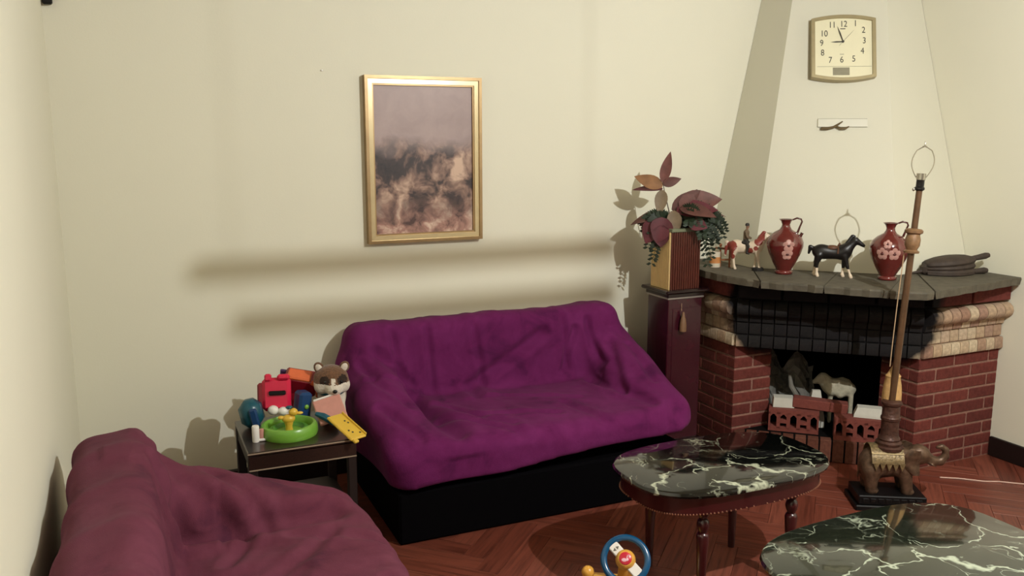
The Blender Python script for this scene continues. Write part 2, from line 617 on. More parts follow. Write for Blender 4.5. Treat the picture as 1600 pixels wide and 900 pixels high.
def sdf_obj(name, f, lo, hi, h, mats, parent, pick=None, post=None, relax=1):
    v, q = nets(f, lo, hi, h)
    for _ in range(relax):
        s_ = np.zeros_like(v); c_ = np.zeros(len(v))
        for k in range(4):
            np.add.at(s_, q[:, k], v[q[:, (k + 1) % 4]]); np.add.at(c_, q[:, k], 1)
            np.add.at(s_, q[:, k], v[q[:, (k + 3) % 4]]); np.add.at(c_, q[:, k], 1)
        v = v * .5 + .5 * s_ / np.maximum(c_, 1)[:, None]
    if post is not None:
        v = post(v, q)
    me = bpy.data.meshes.new(name)
    me.from_pydata(v.tolist(), [], q.tolist())
    for m in (mats if isinstance(mats, (list, tuple)) else [mats]):
        me.materials.append(M[m])
    if pick is not None:
        me.polygons.foreach_set('material_index', pick(v[q].mean(axis=1)).astype(np.int32))
    bm = bmesh.new(); bm.from_mesh(me)
    bmesh.ops.recalc_face_normals(bm, faces=bm.faces)
    bm.to_mesh(me); bm.free()
    me.polygons.foreach_set('use_smooth', [True] * len(me.polygons))
    me.update()
    return new_obj(name, me, parent)

def rotm(ax, deg):
    return Matrix.Rotation(R(deg), 3, ax)
def align(zdir, xhint=(1, 0, 0)):
    z = Vector(zdir).normalized()
    x = Vector(xhint); x = (x - z * x.dot(z)).normalized()
    y = z.cross(x)
    return Matrix((x, y, z)).transposed()
def text_mesh(s, size, mat):
    cu = bpy.data.curves.new('lettering', 'FONT')
    cu.body = s; cu.size = size; cu.extrude = 0.0006
    cu.align_x = 'CENTER'; cu.align_y = 'CENTER'
    ob = bpy.data.objects.new('lettering', cu)
    COL.objects.link(ob)
    dg = bpy.context.evaluated_depsgraph_get()
    me = bpy.data.meshes.new_from_object(ob.evaluated_get(dg))
    bpy.data.objects.remove(ob); bpy.data.curves.remove(cu)
    me.materials.clear(); me.materials.append(M[mat])
    return me

# ------------------------------------------------------------------ room
XL, XR, YB, YF, ZC = -0.25, 3.95, 3.96, -1.8, 2.85
def slab(name, c, size, mat):
    return tag(MB().box(c, size).build(name, mat, None, False), kind='structure')
T = 0.1
slab('wall_back', ((XL + XR) / 2, YB + T / 2, ZC / 2), (XR - XL + 2 * T, T, ZC), 'plaster')
slab('wall_front', ((XL + XR) / 2, YF - T / 2, ZC / 2), (XR - XL + 2 * T, T, ZC), 'front_paint')
slab('wall_left', (XL - T / 2, (YB + YF) / 2, ZC / 2), (T, YB - YF, ZC), 'plaster')
slab('wall_right', (XR + T / 2, (YB + YF) / 2, ZC / 2), (T, YB - YF, ZC), 'plaster')
slab('ceiling', ((XL + XR) / 2, (YB + YF) / 2, ZC + T / 2), (XR - XL + 2 * T, YB - YF + 2 * T, T), 'ceiling_paint')
floor = slab('floor', ((XL + XR) / 2, (YB + YF) / 2, -0.06), (XR - XL + 2 * T, YB - YF + 2 * T, 0.1), 'joint')
bb = MB().box((XR - 0.009, (2.86 + YF) / 2, 0.05), (0.018, 2.86 - YF - 0.01, 0.10), bev=.004)
tag(bb.build('baseboard_right', 'skirting'), kind='structure')
bb = MB().box(((XL + 2.765) / 2, YB - 0.009, 0.05), (2.765 - XL - .002, 0.018, 0.10), bev=.004)
tag(bb.build('baseboard_back', 'skirting'), kind='structure')
bb = MB().box((XL + 0.009, (YB - .02 + YF) / 2, 0.05), (0.018, YB - .02 - YF, 0.10), bev=.004)
tag(bb.build('baseboard_left', 'skirting'), kind='structure')

# herringbone parquet, laid at 45 degrees to the walls
PW, PL, PT = 0.09, 0.45, 0.012
pm = MB().box((0, 0, 0), (PL - .0012, PW - .0012, PT), bev=.0006).mesh('plank', 'parquet', False)
planks = []
def herring():
    n = int(PL / PW)
    d = Vector((1, 1)).normalized(); e = Vector((-1, 1)).normalized()
    out = []
    for a in range(-60, 60):
        for b in range(-14, 14):
            # block offsets of the herringbone lattice (in plank widths, plank-aligned axes)
            ox = a * PW + b * PL * 1.0
            oy = a * PW - b * PL * 1.0
            for k, (lx, ly, ang) in enumerate(((PL / 2, PW / 2, 0), (PW / 2 - 0, PW + PL / 2 - 0, 90))):
                x = ox + lx; y = oy + ly
                out.append((x, y, ang))
    return out
fwv = Vector((math.sin(R(24)), math.cos(R(24)), 0))
seen = set()
for x, y, ang in herring():
    c = Matrix.Rotation(R(45), 2) @ Vector((x, y))
    wx, wy = c.x + 1.8, c.y + 1.6
    key = (round(wx, 3), round(wy, 3))
    if key in seen: continue
    seen.add(key)
    rr = 0.185
    if wx < XL + rr - .2 or wx > XR - rr + .2 or wy < YF + .2 or wy > YB: continue
    planks.append((wx, wy, ang + 45))
def vis(p):
    v = Vector((p[0], p[1], -1.6))
    x = v.x * math.cos(R(24)) - v.y * math.sin(R(24))
    dep = v.x * math.sin(R(24)) + v.y * math.cos(R(24))
    hidden = (p[1] > 3.2 and p[0] < 2.5) or (p[0] < .55 and p[1] < 2.8) or (p[0] > 2.9 and p[1] > 3.1)
    inside = dep > 1.7 and abs(x) < .72 * dep
    return (0 if inside and not hidden else 1, dep)
planks.sort(key=vis)
near, rest = planks[:290], planks[290:]
for wx, wy, ang in near:
    o = new_obj('plank', pm, floor)
    o.location = (wx, wy, -PT / 2)
    o.rotation_euler = (0, 0, R(ang))
mb = MB()
for wx, wy, ang in rest:
    mb.box((wx, wy, -PT / 2), (PL - .0012, PW - .0012, PT), rotm('Z', ang))
if rest:
    tag(mb.build('parquet_remainder', 'parquet', floor, False), kind='stuff')

# ------------------------------------------------------------------ ceiling lamp and added shadow-casting bars (above the frame)
lamp = thing('pendant_bulb', 'bare lit bulb on a cord below the ceiling, above the coffee tables', 'lamp', (BULB.x, BULB.y, ZC))
dz = BULB.z - ZC
MB().lathe([(0.05, 0), (0.05, -.015), (0.02, -.035), (.004, -.04)], 20).build('canopy', 'lamp_metal', lamp)
MB().tube([(0, 0, -.03), (0, 0, dz + .1)], .003, 6).build('cord', 'bakelite', lamp)
MB().lathe([(.016, dz + .04), (.018, dz + .05), (.018, dz + .09), (.008, dz + .105)], 16).build('bulb_holder', 'bakelite', lamp)
bl = bpy.data.lights.new('bulb_light', 'POINT')
bl.energy = BULB_POWER
bl.color = BULB_COLOR
bl.shadow_soft_size = 0.011
blo = bpy.data.objects.new('bulb_light', bl)
COL.objects.link(blo)
blo.parent = lamp
blo.location = (0, 0, dz)
rail = thing('shadow_bars', 'two added wooden bars out of view that cast the shadow bands on the back wall', 'rail', (2.09, 1.25, 0))
for z, x0 in ((2.292, -.18), (2.250, -.152)):  # unseen bars, added to throw two shadow bands on the back wall
    MB().box(((x0 + .18) / 2, 0, z), (.18 - x0, 0.016, 0.015), bev=.003).build('shadow_bar', 'shadow_bar_wood', rail)
for x in (-.15, .15):
    MB().tube([(x, 0, 2.244), (x, 0, ZC)], .0006, 5).build('cord', 'cord_beige', rail)

# ------------------------------------------------------------------ fireplace
FP = thing('fireplace', 'red brick corner fireplace with cream tile band, slate mantel and sooty opening', 'fireplace', (0, 0, 0))
_bc = {}
def piece(name, c, size, rz, mat, parent, bev=.003):
    key = (name, tuple(round(x, 3) for x in size), mat)
    if key not in _bc:
        _bc[key] = MB().box((0, 0, 0), size, bev=bev).mesh(name, mat, False)
    o = new_obj(name, _bc[key], parent)
    o.location = c
    o.rotation_euler = (0, 0, rz)
    return o
ZB = 0.56          # top of the brickwork
rows = 9
rh = ZB / rows
MJ = 0.011
# pillar cores (mortar)
MB().box(((2.768 + 2.997) / 2, (3.433 + YB - .001) / 2, ZB / 2), (.229, YB - .001 - 3.433, ZB)).build('mortar_core', 'mortar', FP, False)
MB().box(((3.403 + XR - .001) / 2, (2.863 + 3.087) / 2, ZB / 2), (XR - .001 - 3.403, .224, ZB)).build('mortar_core', 'mortar', FP, False)
def face_bricks(p0, d, nrm, length, z, joints, depth=.055, e0=0.0, e1=0.0):
    """bricks on a face that starts at p0, runs along d and looks along nrm"""
    p0 = Vector(p0); d = Vector(d); nrm = Vector(nrm)
    e = [0] + joints + [length]
    rz = math.atan2(d.y, d.x)
    for a, b in zip(e[:-1], e[1:]):
        if b - a < .02: continue
        m = (a + b) / 2
        c = p0 + d * m - nrm * (depth / 2 - .0045)
        w = b - a - MJ
        if a == 0: w += MJ / 2 + e0; c -= d * (MJ / 4 + e0 / 2)
        if b == length: w += MJ / 2 + e1; c += d * (MJ / 4 + e1 / 2)
        piece('brick', (c.x, c.y, z + rh / 2), (w, depth, rh - MJ), rz, 'brick_red', FP)
def jl(start, step, length):
    out = []; x = start
    while x < length - .02:
        out.append(x); x += step
    return out
for r in range(rows):
    z = r * rh
    odd = r % 2
    if r == 0:      # bottom course of the right pillar: bricks on end
        face_bricks((3.403, 2.863), (1, 0), (0, -1), XR - .003 - 3.403, z, jl(.12, .12, .33) + jl(.36, .065, .54), e0=.004)
    else:
        face_bricks((3.403, 2.863), (1, 0), (0, -1), XR - .003 - 3.403, z, [.115, .355] if odd else [.235, .475], e0=.004)
    s0 = .0 if odd else .0
    face_bricks((3.403, 2.863 + .052), (0, 1), (-1, 0), .172, z, [.06] if odd else [.115])
    face_bricks((2.768, 3.433), (1, 0), (0, -1), .229, z, [.115] if odd else [], e0=.004, e1=.004)
    face_bricks((2.768, 3.433 + .052), (0, 1), (-1, 0), .46, z, [.10, .335] if odd else [.215, .45])
# tile band: follows left face, diagonal and right face
P0, P1, P2, P3 = Vector((2.765, YB - .03)), Vector((2.765, 3.43)), Vector((3.40, 2.86)), Vector((XR - .004, 2.86))
def poly_off(off):
    """the three-sided front line pushed outwards"""
    dg = (P2 - P1).normalized()
    nd = Vector((dg.y, -dg.x))
    if nd.dot(Vector((-1, -1))) < 0: nd = -nd
    def isect(p, d, q, e):
        m = Matrix(((d.x, -e.x), (d.y, -e.y))).inverted() @ (q - p)
        return p + d * m.x
    a = isect(P1 + nd * off, dg, Vector((P1.x - off, 0)), Vector((0, 1)))
    b = isect(P1 + nd * off, dg, Vector((0, P2.y - off)), Vector((1, 0)))
    return [Vector((P0.x - off, P0.y)), a, b, Vector((P3.x, P2.y - off))]
back_pts = [(XR - .001, YB - .001)]
bandcore = MB()
pl = poly_off(-.004)
bandcore.prism([(p.x, p.y) for p in pl] + [(XR - .004, 3.10), (3.40, 3.10), (3.0, 3.43), (3.0, YB - .03)], ZB, .895)
bandcore.build('band_core', 'mortar', FP, False)
def bull_mesh(w, depth, h, kind):
    m = MB()
    prof = []
    if kind == 'bull':     # rounded nose leaning out towards the top
        prof = [(0, 0), (depth * .35, .0)]
        for i in range(7):
            a = -math.pi / 2 + math.pi * i / 6
            prof.append((depth * .42 + depth * .58 * math.cos(a), h * .62 + h * .36 * math.sin(a)))
        prof += [(0, h)]
    elif kind == 'lip':
        prof = [(0, 0), (depth * .9, 0), (depth, h * .12), (depth * .92, h * .9), (depth * .8, h), (0, h)]
    n = len(prof)
    vs = [(-w / 2, -y, z) for y, z in prof] + [(w / 2, -y, z) for y, z in prof]
    m.add(vs, [tuple(range(n)), tuple(range(2 * n - 1, n - 1, -1))] + [(i, i + n, (i + 1) % n + n, (i + 1) % n) for i in range(n)])
    return m.mesh('tile', 'brick_cream', True, 50)
_tm = {}
random.seed(3)
def band_row(z, h, off_in, depth, kind, step):
    pts = poly_off(0)
    for (a, b) in ((pts[0], pts[1]), (pts[1], pts[2]), (pts[2], pts[3])):
        L = (b - a).length
        n = max(1, round(L / step))
        d = (b - a) / L
        nrm = Vector((d.y, -d.x))
        if nrm.dot(Vector((-1, -1))) < 0: nrm = -nrm
        rz = math.atan2(-nrm.y, -nrm.x) - math.pi / 2
        for i in range(n):
            w = L / n - .006
            key = (round(w, 3), h, kind, depth)
            if key not in _tm: _tm[key] = bull_mesh(w, depth, h - .006, kind)
            c = a + d * (L * (i + .5) / n) - nrm * .012
            o = new_obj('tile', _tm[key], FP)
            o.location = (c.x, c.y, z + .003)
            o.rotation_euler = (0, 0, rz)
band_row(.560, .064, 0, .034, 'lip', .060)
band_row(.624, .064, 0, .018, 'lip', .060)
band_row(.688, .118, 0, .075, 'bull', .060)
for (a, b) in zip(poly_off(0)[:-1], poly_off(0)[1:]):      # flat red course under the slab
    L = (b - a).length; n = max(1, round(L / .235)); d = (b - a) / L
    nrm = Vector((d.y, -d.x))
    if nrm.dot(Vector((-1, -1))) < 0: nrm = -nrm
    for i in range(n):
        c = a + d * (L * (i + .5) / n) + nrm * .012
        piece('brick', (c.x, c.y, .848), (L / n - .012, .06, .07), math.atan2(d.y, d.x), 'brick_red', FP)
# mantel of slate flags with chipped edges
random.seed(11)
def rough_edge(pts, amp=.008, step=.035):
    out = []
    for (ax, ay), (bx, by) in zip(pts[:-1], pts[1:]):
        L = math.hypot(bx - ax, by - ay); n = max(1, int(L / step))
        for i in range(n):
            t = i / n
            out.append((ax + (bx - ax) * t + (random.uniform(-amp, amp) if i else 0), ay + (by - ay) * t + (random.uniform(-amp, amp) if i else 0)))
    out.append(pts[-1])
    return out
ZM0, ZM = .895, .93
A0, A1, A2, A3, A4, A5, A6 = (2.665, YB - .004), (2.665, 3.39), (2.71, 3.20), (2.885, 2.975), (3.055, 2.755), (3.17, 2.655), (3.945, 2.775)
inL, inM, inR = (3.05, 3.70), (3.30, 3.30), (3.60, 3.15)
stones = [
    [*rough_edge([A0, A1, A2]), inL, (3.05, YB - .004)],
    [*rough_edge([A2, A3]), inM, inL],
    [*rough_edge([A3, A4]), inR, inM],
    [*rough_edge([A4, A5, (3.22, 2.66)]), (3.62, 3.12), inR],
    [*rough_edge([(3.225, 2.662), A6]), (3.945, 3.12), (3.625, 3.12)],
]
for i, st in enumerate(stones):
    cx = sum(p[0] for p in st) / len(st); cy = sum(p[1] for p in st) / len(st)
    st2 = [(cx + (x - cx) * .996, cy + (y - cy) * .996) for x, y in st]
    bot = [(cx + (x - cx) * .972, cy + (y - cy) * .972) for x, y in st2]
    n = len(st2)
    mb = MB()
    mb.add([(x, y, ZM0) for x, y in bot] + [(x, y, ZM - .008 + random.uniform(-.002, .002)) for x, y in st2] +
           [(cx + (x - cx) * .985, cy + (y - cy) * .985, ZM) for x, y in st2],
           [tuple(reversed(range(n))), tuple(range(2 * n, 3 * n))] +
           [(k, (k + 1) % n, n + (k + 1) % n, n + k) for k in range(n)] +
           [(n + k, n + (k + 1) % n, 2 * n + (k + 1) % n, 2 * n + k) for k in range(n)])
    mb.build('mantel_stone', 'slate', FP, False)
# firebox lining and hearth
fb = MB()
fb.box((3.0, 3.69, .4475), (.012, .5, .895))
fb.box((3.67, 3.09, .4475), (.5, .012, .895))
fb.box((3.47, YB - .008, .4975), (.94, .012, .795))
fb.box((XR - .008, 3.52, .4975), (.012, .86, .795))
fb.build('firebox_lining', 'soot', FP, False)
hearth_line = poly_off(-.02)
MB().prism([(3.0, 3.215), (3.165, 3.067), (3.40, 2.885), (3.40, 3.09), (XR - .02, 3.1), (XR - .02, YB - .02), (3.01, YB - .02), (3.0, 3.43), (2.80, 3.425)], 0, .112).build('hearth', 'soot', FP, False)
a, b = hearth_line[1], hearth_line[2]
L = (b - a).length; d = (b - a) / L
n = 14
for i in range(n):
    c = a + d * (L * (i + .5) / n) + Vector((-.668, -.744)) * .005
    piece('hearth_brick', (c.x, c.y, .058), (L / n - .007, .05, .112), math.atan2(d.y, d.x), 'hearth_brick', FP)
# plastered hood
HB = [Vector((2.962, YB - .002, ZM)), Vector((2.955, 3.557, ZM)), Vector((3.457, 3.077, ZM)), Vector((XR - .002, 3.077, ZM))]
HT = [Vector((3.348, YB - .002, 2.75)), Vector((3.358, 3.762, 2.75)), Vector((3.776, 3.63, 2.75)), Vector((XR - .002, 3.63, 2.75))]
HT = [b + (t_ - b) * ((ZC - ZM) / (2.75 - ZM)) for b, t_ in zip(HB, HT)]
hood = MB()
def HP(k, u, v):
    a = HB[k].lerp(HB[k + 1], u); b = HT[k].lerp(HT[k + 1], u)
    return a.lerp(b, v)
for k in range(3):
    N = 10
    vs = [HP(k, i / N, j / N) for j in range(N + 1) for i in range(N + 1)]
    hood.add(vs, [(j * (N + 1) + i, j * (N + 1) + i + 1, (j + 1) * (N + 1) + i + 1, (j + 1) * (N + 1) + i) for j in range(N) for i in range(N)])
hood.build('hood', 'plaster_hood', FP, True, 15)

def on_hood(p):      # frame of the hood's front at a point: right, up, outwards
    e = 1e-3
    best = min(((HP(1, i / 60, j / 60) - p).length, i / 60, j / 60) for i in range(61) for j in range(61))
    u, v = best[1], best[2]
    r = (HP(1, min(1, u + .05), v) - HP(1, max(0, u - .05), v)).normalized()
    up = (HP(1, u, v + .05) - HP(1, u, v - .05)).normalized()
    nrm = r.cross(up).normalized()
    if nrm.y > 0: nrm = -nrm
    up = (up - r * up.dot(r)).normalized()
    return Matrix((r, up, nrm)).transposed()

# ------------------------------------------------------------------ wall clock
cp = Vector((3.448, 3.536, 2.043))
cm = on_hood(cp)
CK = thing('wall_clock', 'champagne wall clock with bowed top and cream dial on chimney hood', 'clock')
CK.matrix_world = Matrix.Translation(cp + cm.col[2] * .004) @ cm.to_4x4()
W2, H2 = .160, .158
def clock_outline(w, h, bow, n=14):
    t = [(-w + 2 * w * i / n, h + bow * (1 - ((i / n) * 2 - 1) ** 2)) for i in range(n + 1)]
    b = [(w - 2 * w * i / n, -h - bow * (1 - ((i / n) * 2 - 1) ** 2)) for i in range(n + 1)]
    return t + b
def ring_prism(outer, inner, z0, z1):
    m = MB(); n = len(outer)
    vs = [(x, y, z0) for x, y in outer] + [(x, y, z1) for x, y in outer] + [(x, y, z1) for x, y in inner] + [(x, y, z0) for x, y in inner]
    fs = []
    for i in range(n):
        j = (i + 1) % n
        fs += [(i, j, n + j, n + i), (n + i, n + j, 2 * n + j, 2 * n + i), (2 * n + i, 2 * n + j, 3 * n + j, 3 * n + i), (3 * n + i, 3 * n + j, j, i)]
    return m.add(vs, fs)
ring_prism(clock_outline(W2, H2 - .003, .020), clock_outline(W2 - .017, H2 - .015, .016), 0, .042).build('frame', 'clock_frame', CK, True, 25)
MB().prism(clock_outline(W2 - .014, H2 - .012, .017), .002, .030).build('dial', 'clock_face', CK, False)
sc = .395 / .32       # photo units to metres: clock was 0.32 wide
def ck(px, py):       # dial positions measured about the hub
    return ((px - 562) / 380 * .31, (290 - py) / 435 * .365 + .034)
for s_, x, y in (('12', 565, 178), ('1', 637, 175), ('2', 686, 218), ('3', 690, 285), ('4', 678, 350), ('5', 625, 400), ('6', 552, 405), ('7', 482, 407),
                 ('8', 435, 360), ('9', 430, 298), ('10', 445, 238), ('11', 495, 183)):
    o = new_obj('numeral', text_mesh(s_, .044, 'ink'), CK)
    q = ck(x, y)
    o.location = (q[0], q[1], .0305)
    o.scale = (.85, 1.05, 1)
hub = ck(560, 290)
def hand(name, ang, ln, w, tail, z):
    a = R(ang); d = Vector((math.sin(a), math.cos(a))); e = Vector((d.y, -d.x)); h = Vector(hub)
    pts = [h - d * tail - e * w * .7, h - d * tail + e * w * .7, h + d * ln * .55 + e * w, h + d * ln, h + d * ln * .55 - e * w]
    MB().prism([(p.x, p.y) for p in pts], z, z + .001).build(name, 'ink', CK, False)
hand('hour_hand', 268, .062, .0035, .006, .0325)
hand('minute_hand', -19, .088, .0033, .006, .034)
hand('second_hand', 42, .086, .0006, .030, .0355)
MB().lathe([(.006, .031), (.006, .036), (.003, .037)], 14, (hub[0], hub[1], 0)).build('hub', 'ink', CK)
q = ck(548, 478)
MB().box((q[0], q[1], .031), (.082, .040, .002)).build('display', 'lcd', CK, False)
q = ck(555, 447)
MB().box((q[0] + .01, q[1], .0305), (.27, .0015, .001)).build('dial_line', 'lcd', CK, False)
q = ck(560, 207)
MB().box((q[0], q[1], .0305), (.026, .005, .001), bev=.0004).build('maker_mark', 'print_grey', CK, False)
q = ck(553, 370)
MB().box((q[0], q[1], .0305), (.020, .002, .001)).build('maker_mark', 'print_grey', CK, False)

# ------------------------------------------------------------------ hook strip under the clock
hp = Vector((3.392, 3.4415, 1.666))
hm = on_hood(hp)
HK = thing('hook_strip', 'white wall strip with a small twig-shaped bronze hook below the clock', 'hook')
HK.matrix_world = Matrix.Translation(hp + hm.col[2] * .001) @ hm.to_4x4()
MB().box((0, .005, .0045), (.243, .044, .002), bev=.0005).build('plate', 'strip_white', HK, False)
for y in (-.0165, .0265):
    MB().box((0, y, .0052), (.24, .0016, .0015)).build('edge_line', 'lcd', HK, False)
MB().box((-.12, .005, .0052), (.0016, .043, .0015)).build('edge_line', 'lcd', HK, False)
MB().tube([(-.105, -.026, .012), (-.075, -.027, .014), (-.045, -.02, .014), (-.02, -.004, .012), (0, .012, .006)], [.008, .0075, .006, .005, .003], 8).build('hook', 'bronze', HK)
MB().tube([(-.035, -.014, .013), (-.01, -.028, .016), (.015, -.027, .018), (.03, -.018, .018)], [.005, .006, .006, .003], 8).build('hook', 'bronze', HK)

# ------------------------------------------------------------------ framed picture (generic stand-in for the print)
PX0, PX1, PZ0, PZ1 = 1.018, 1.588, 1.108, 1.878
pc = Vector(((PX0 + PX1) / 2, YB - .001, (PZ0 + PZ1) / 2))
PW2, PH2 = (PX1 - PX0) / 2, (PZ1 - PZ0) / 2
PF = thing('framed_picture', 'gilt framed picture in mauve and brown on the wall above the purple sofa', 'picture', pc)
def rect(w, h): return [(-w, -h), (w, -h), (w, h), (-w, h)]
def xz(mb):
    mb.v = [(x, -z, y) for x, y, z in mb.v]
    return mb
xz(ring_prism(rect(PW2, PH2), rect(PW2 - .014, PH2 - .014), 0, .038)).build('outer_frame', 'gold_frame', PF, False)
g = MB(); o1, o2 = rect(PW2 - .014, PH2 - .014), rect(PW2 - .036, PH2 - .036)
xz(ring_prism(o1, o2, 0.004, .030)).build('inner_frame', 'gold_bright', PF, False)
xz(ring_prism(o2, rect(PW2 - .043, PH2 - .043), 0.004, .024)).build('slip', 'gold_frame', PF, False)
MB().box((0, -.010, 0), (PW2 * 2 - .08, .008, PH2 * 2 - .08)).build('canvas', 'painting_canvas', PF, False)

# ------------------------------------------------------------------ sofas
def make_sofa(name, label, mat, folds, seed, hem):
    S = thing(name, label, 'sofa', group='draped sofas')
    Wd, Dp = 1.55, .88
    def f(P):
        x, y, z = P[:, 0], P[:, 1], P[:, 2]
        seat = sd_box(P, (Wd / 2, .40, .27), (.60, .385, .145), .075)
        seat = np.minimum(seat, sd_box(P, (Wd / 2, .10, .27), (.66, .085, .10), .07))
        bk = sd_box(P, (Wd / 2, .745, .42), (.69, .095, .33), .06, rotm('X', -8))
        arms = None
        for s in (-1, 1):
            Q = P.copy()
            yy = np.clip(y, 0, .85)
            Q[:, 2] = z - (yy - .4) * .30
            cx = Wd / 2 + s * (Wd / 2 - .135)
            # the cover is tucked in towards the hem and flares towards the back
            Q[:, 0] = x + s * np.clip(.55 - z, 0, .4) * .22 * (1 - .6 * yy)
            arm = sd_box(Q, (cx, .43, .295), (.122, .40, .235), .095)
            arms = arm if arms is None else np.minimum(arms, arm)
        out = smin(seat, bk, .05)
        up = smin(bk, arms, .13)
        out = smin(out, up, .045)
        return np.maximum(out, hem(x) - z)
    rng = np.random.RandomState(seed)
    ph = rng.rand(14, 2) * 6.28
    fr = rng.normal(0, 1, (14, 3)) * np.array([9, 9, 6])
    def post(v, q):
        nrm = np.zeros_like(v)
        a = v[q[:, 2]] - v[q[:, 0]]; b = v[q[:, 3]] - v[q[:, 1]]
        fn = np.cross(a, b)
        for k in range(4): np.add.at(nrm, q[:, k], fn)
        nrm /= np.maximum(np.linalg.norm(nrm, axis=1), 1e-9)[:, None]
        if ((v - v.mean(0)) * nrm).sum() < 0: nrm = -nrm
        d = np.zeros(len(v))
        for i in range(14):
            d += np.sin(v @ fr[i] + ph[i, 0]) * .0014
        d += .005 * np.maximum(0, np.sin(v[:, 0] * 23 + 2.2 * np.sin(v[:, 2] * 9 + seed) + v[:, 1] * 6)) ** 3 * np.clip((v[:, 2] - .25) * 6, 0, 1)
        for (kind, p, r_, amp, w) in folds:
            V2 = v.copy(); p = np.array(p, float); r_ = np.array(r_, float)
            if kind == 'b':      # on the backrest: seen from the front
                m_ = (v[:, 1] > .5) & (v[:, 1] < .80) & (nrm[:, 1] < .3)
                V2[:, 1] = 0
            else:                # on seat and arms: seen from above
                m_ = nrm[:, 2] > .1
                V2[:, 2] = 0
            dist = np.maximum(sd_cone(V2, p, r_, 0, 0), 0)
            d += m_ * amp * (np.exp(-(dist / w) ** 2) - .55 * np.exp(-((dist - 2.0 * w) / w) ** 2))
        return v + nrm * d[:, None]
    sdf_obj('cover', f, (-.08, -.06, .14), (Wd + .08, Dp + .06, .88), .0115, mat, S, post=post, relax=2)
    MB().box((Wd / 2, .45, .111), (Wd - .19, Dp - .08, .22), bev=.01).build('base', 'sofa_base', S, False)
    return S
def B(x0, z0, x1, z1, amp=-.010, w=.010): return ('b', (x0, 0, z0), (x1, 0, z1), amp * 1.1, w * 1.5)
def U(x0, y0, x1, y1, amp=-.010, w=.012): return ('u', (x0, y0, 0), (x1, y1, 0), amp, w * 1.5)
fa = [B(.26, .72, .29, .44), B(.43, .72, .44, .44), B(.66, .72, .69, .44), B(1.02, .66, .62, .44, -.018, .017), B(1.13, .72, 1.15, .46),
      B(1.20, .66, 1.12, .46, -.012), B(1.27, .70, 1.30, .46, -.012), B(.18, .64, .33, .48, -.014, .014), B(.10, .60, .24, .45, -.012),
      U(.30, .55, .36, .10, -.026, .026), U(.40, .46, .62, .12, -.010, .014), U(.50, .30, .86, .18, -.009), U(.36, .30, .62, .05, -.010, .014), U(1.22, .55, 1.30, .10, -.012, .014),
      U(1.36, .60, 1.26, .30, -.012), U(.75, .50, 1.05, .34, -.006), U(.95, .3, 1.0, .05, -.006), U(.12, .5, .22, .3, -.010), U(.10, .3, .2, .08, -.010), U(1.44, .55, 1.40, .25, -.010)]
sofaA = make_sofa('draped_sofa', 'magenta purple draped sofa against the back wall under the picture', 'cover_purple', fa, 4,
                  lambda x: .225 + .075 * np.clip(x / 1.2, 0, 1.2) + .008 * np.sin(x * 9))
sofaA.location = (.80, 3.05, 0)
fb_ = [B(1.20, .70, 1.22, .44, -.016, .018), B(1.34, .66, 1.22, .46, -.018, .018), B(1.02, .70, 1.10, .46, -.010), B(.8, .70, .86, .46, -.010), U(1.24, .60, 1.27, .15, -.020, .022),
       U(1.40, .66, 1.24, .44, -.016, .018), U(1.44, .50, 1.26, .36, -.012, .014), U(.9, .4, 1.15, .18, -.010, .014), U(.7, .5, .95, .3, -.008), U(1.05, .5, 1.2, .42, -.012), U(1.46, .35, 1.36, .1, -.008),
       U(.5, .3, .8, .1, -.008), U(1.18, .3, 1.05, .05, -.010)]
sofaB = make_sofa('draped_sofa', 'dull plum draped sofa standing along the left wall, nearest the viewer', 'cover_plum', fb_, 9,
                  lambda x: .215 + .01 * np.sin(x * 7))
sofaB.location = (.690, 1.36, 0)
sofaB.scale = (1, 1, .955)
sofaB.rotation_euler = (0, 0, R(90))

# ------------------------------------------------------------------ coffee tables
def super_outline(a, b, n=3.0, k=48):
    out = []
    for i in range(k):
        t = 2 * math.pi * i / k
        c, s = math.cos(t), math.sin(t)
        out.append((a * abs(c) ** (2 / n) * (1 if c >= 0 else -1), b * abs(s) ** (2 / n) * (1 if s >= 0 else -1)))
    return out
LEG = [(.0135, 0), (.014, .03), (.0185, .20), (.0225, .262), (.019, .272), (.013, .276), (.020, .292), (.0225, .305), (.019, .320), (.012, .328),
       (.018, .336), (.0215, .348), (.018, .360), (.012, .368), (.022, .376), (.022, .41)]
def coffee_table(label, loc, rz, mat, a=.40, b=.243, h=.45):
    t = thing('coffee_table', label, 'table', loc, rz, 'pair of oval coffee tables')
    o = super_outline(a, b)
    def scl(k, dz): return [(x * (1 - k / a), y * (1 - k / b), dz) for x, y in o]
    mb = MB(); n = len(o)
    layers = [scl(.012, h - .024), scl(.002, h - .02), scl(0, h - .012), scl(.004, h - .003), scl(.010, h)]
    vs = [p for l in layers for p in l]
    fs = [tuple(reversed(range(n))), tuple(range(4 * n, 5 * n))]
    for i in range(4):
        fs += [(i * n + k, i * n + (k + 1) % n, (i + 1) * n + (k + 1) % n, (i + 1) * n + k) for k in range(n)]
    mb.add(vs, fs).build('table_top', mat, t)
    ring_prism([(x * .93, y * .90) for x, y in o], [(x * .89, y * .84) for x, y in o], h - .088, h - .0235).build('apron', 'mahogany', t)
    bd = MB()
    oo = super_outline(a * .935, b * .905, 3.0, 150)
    for x, y in oo: bd.ell((x, y, h - .086), (.0035, .0035, .0035), 6, 4)
    tag(bd.build('bead_trim', 'bead_gilt', t), kind='stuff')
    for sx in (-1, 1):
        for sy in (-1, 1):
            MB().lathe(LEG, 16, (sx * a * .48, sy * b * .66, 0)).build('leg', 'mahogany', t)
    return t
coffee_table('black marble coffee table with white veins in front of the purple sofa', (1.905, 2.412, 0), 0, 'marble_black')
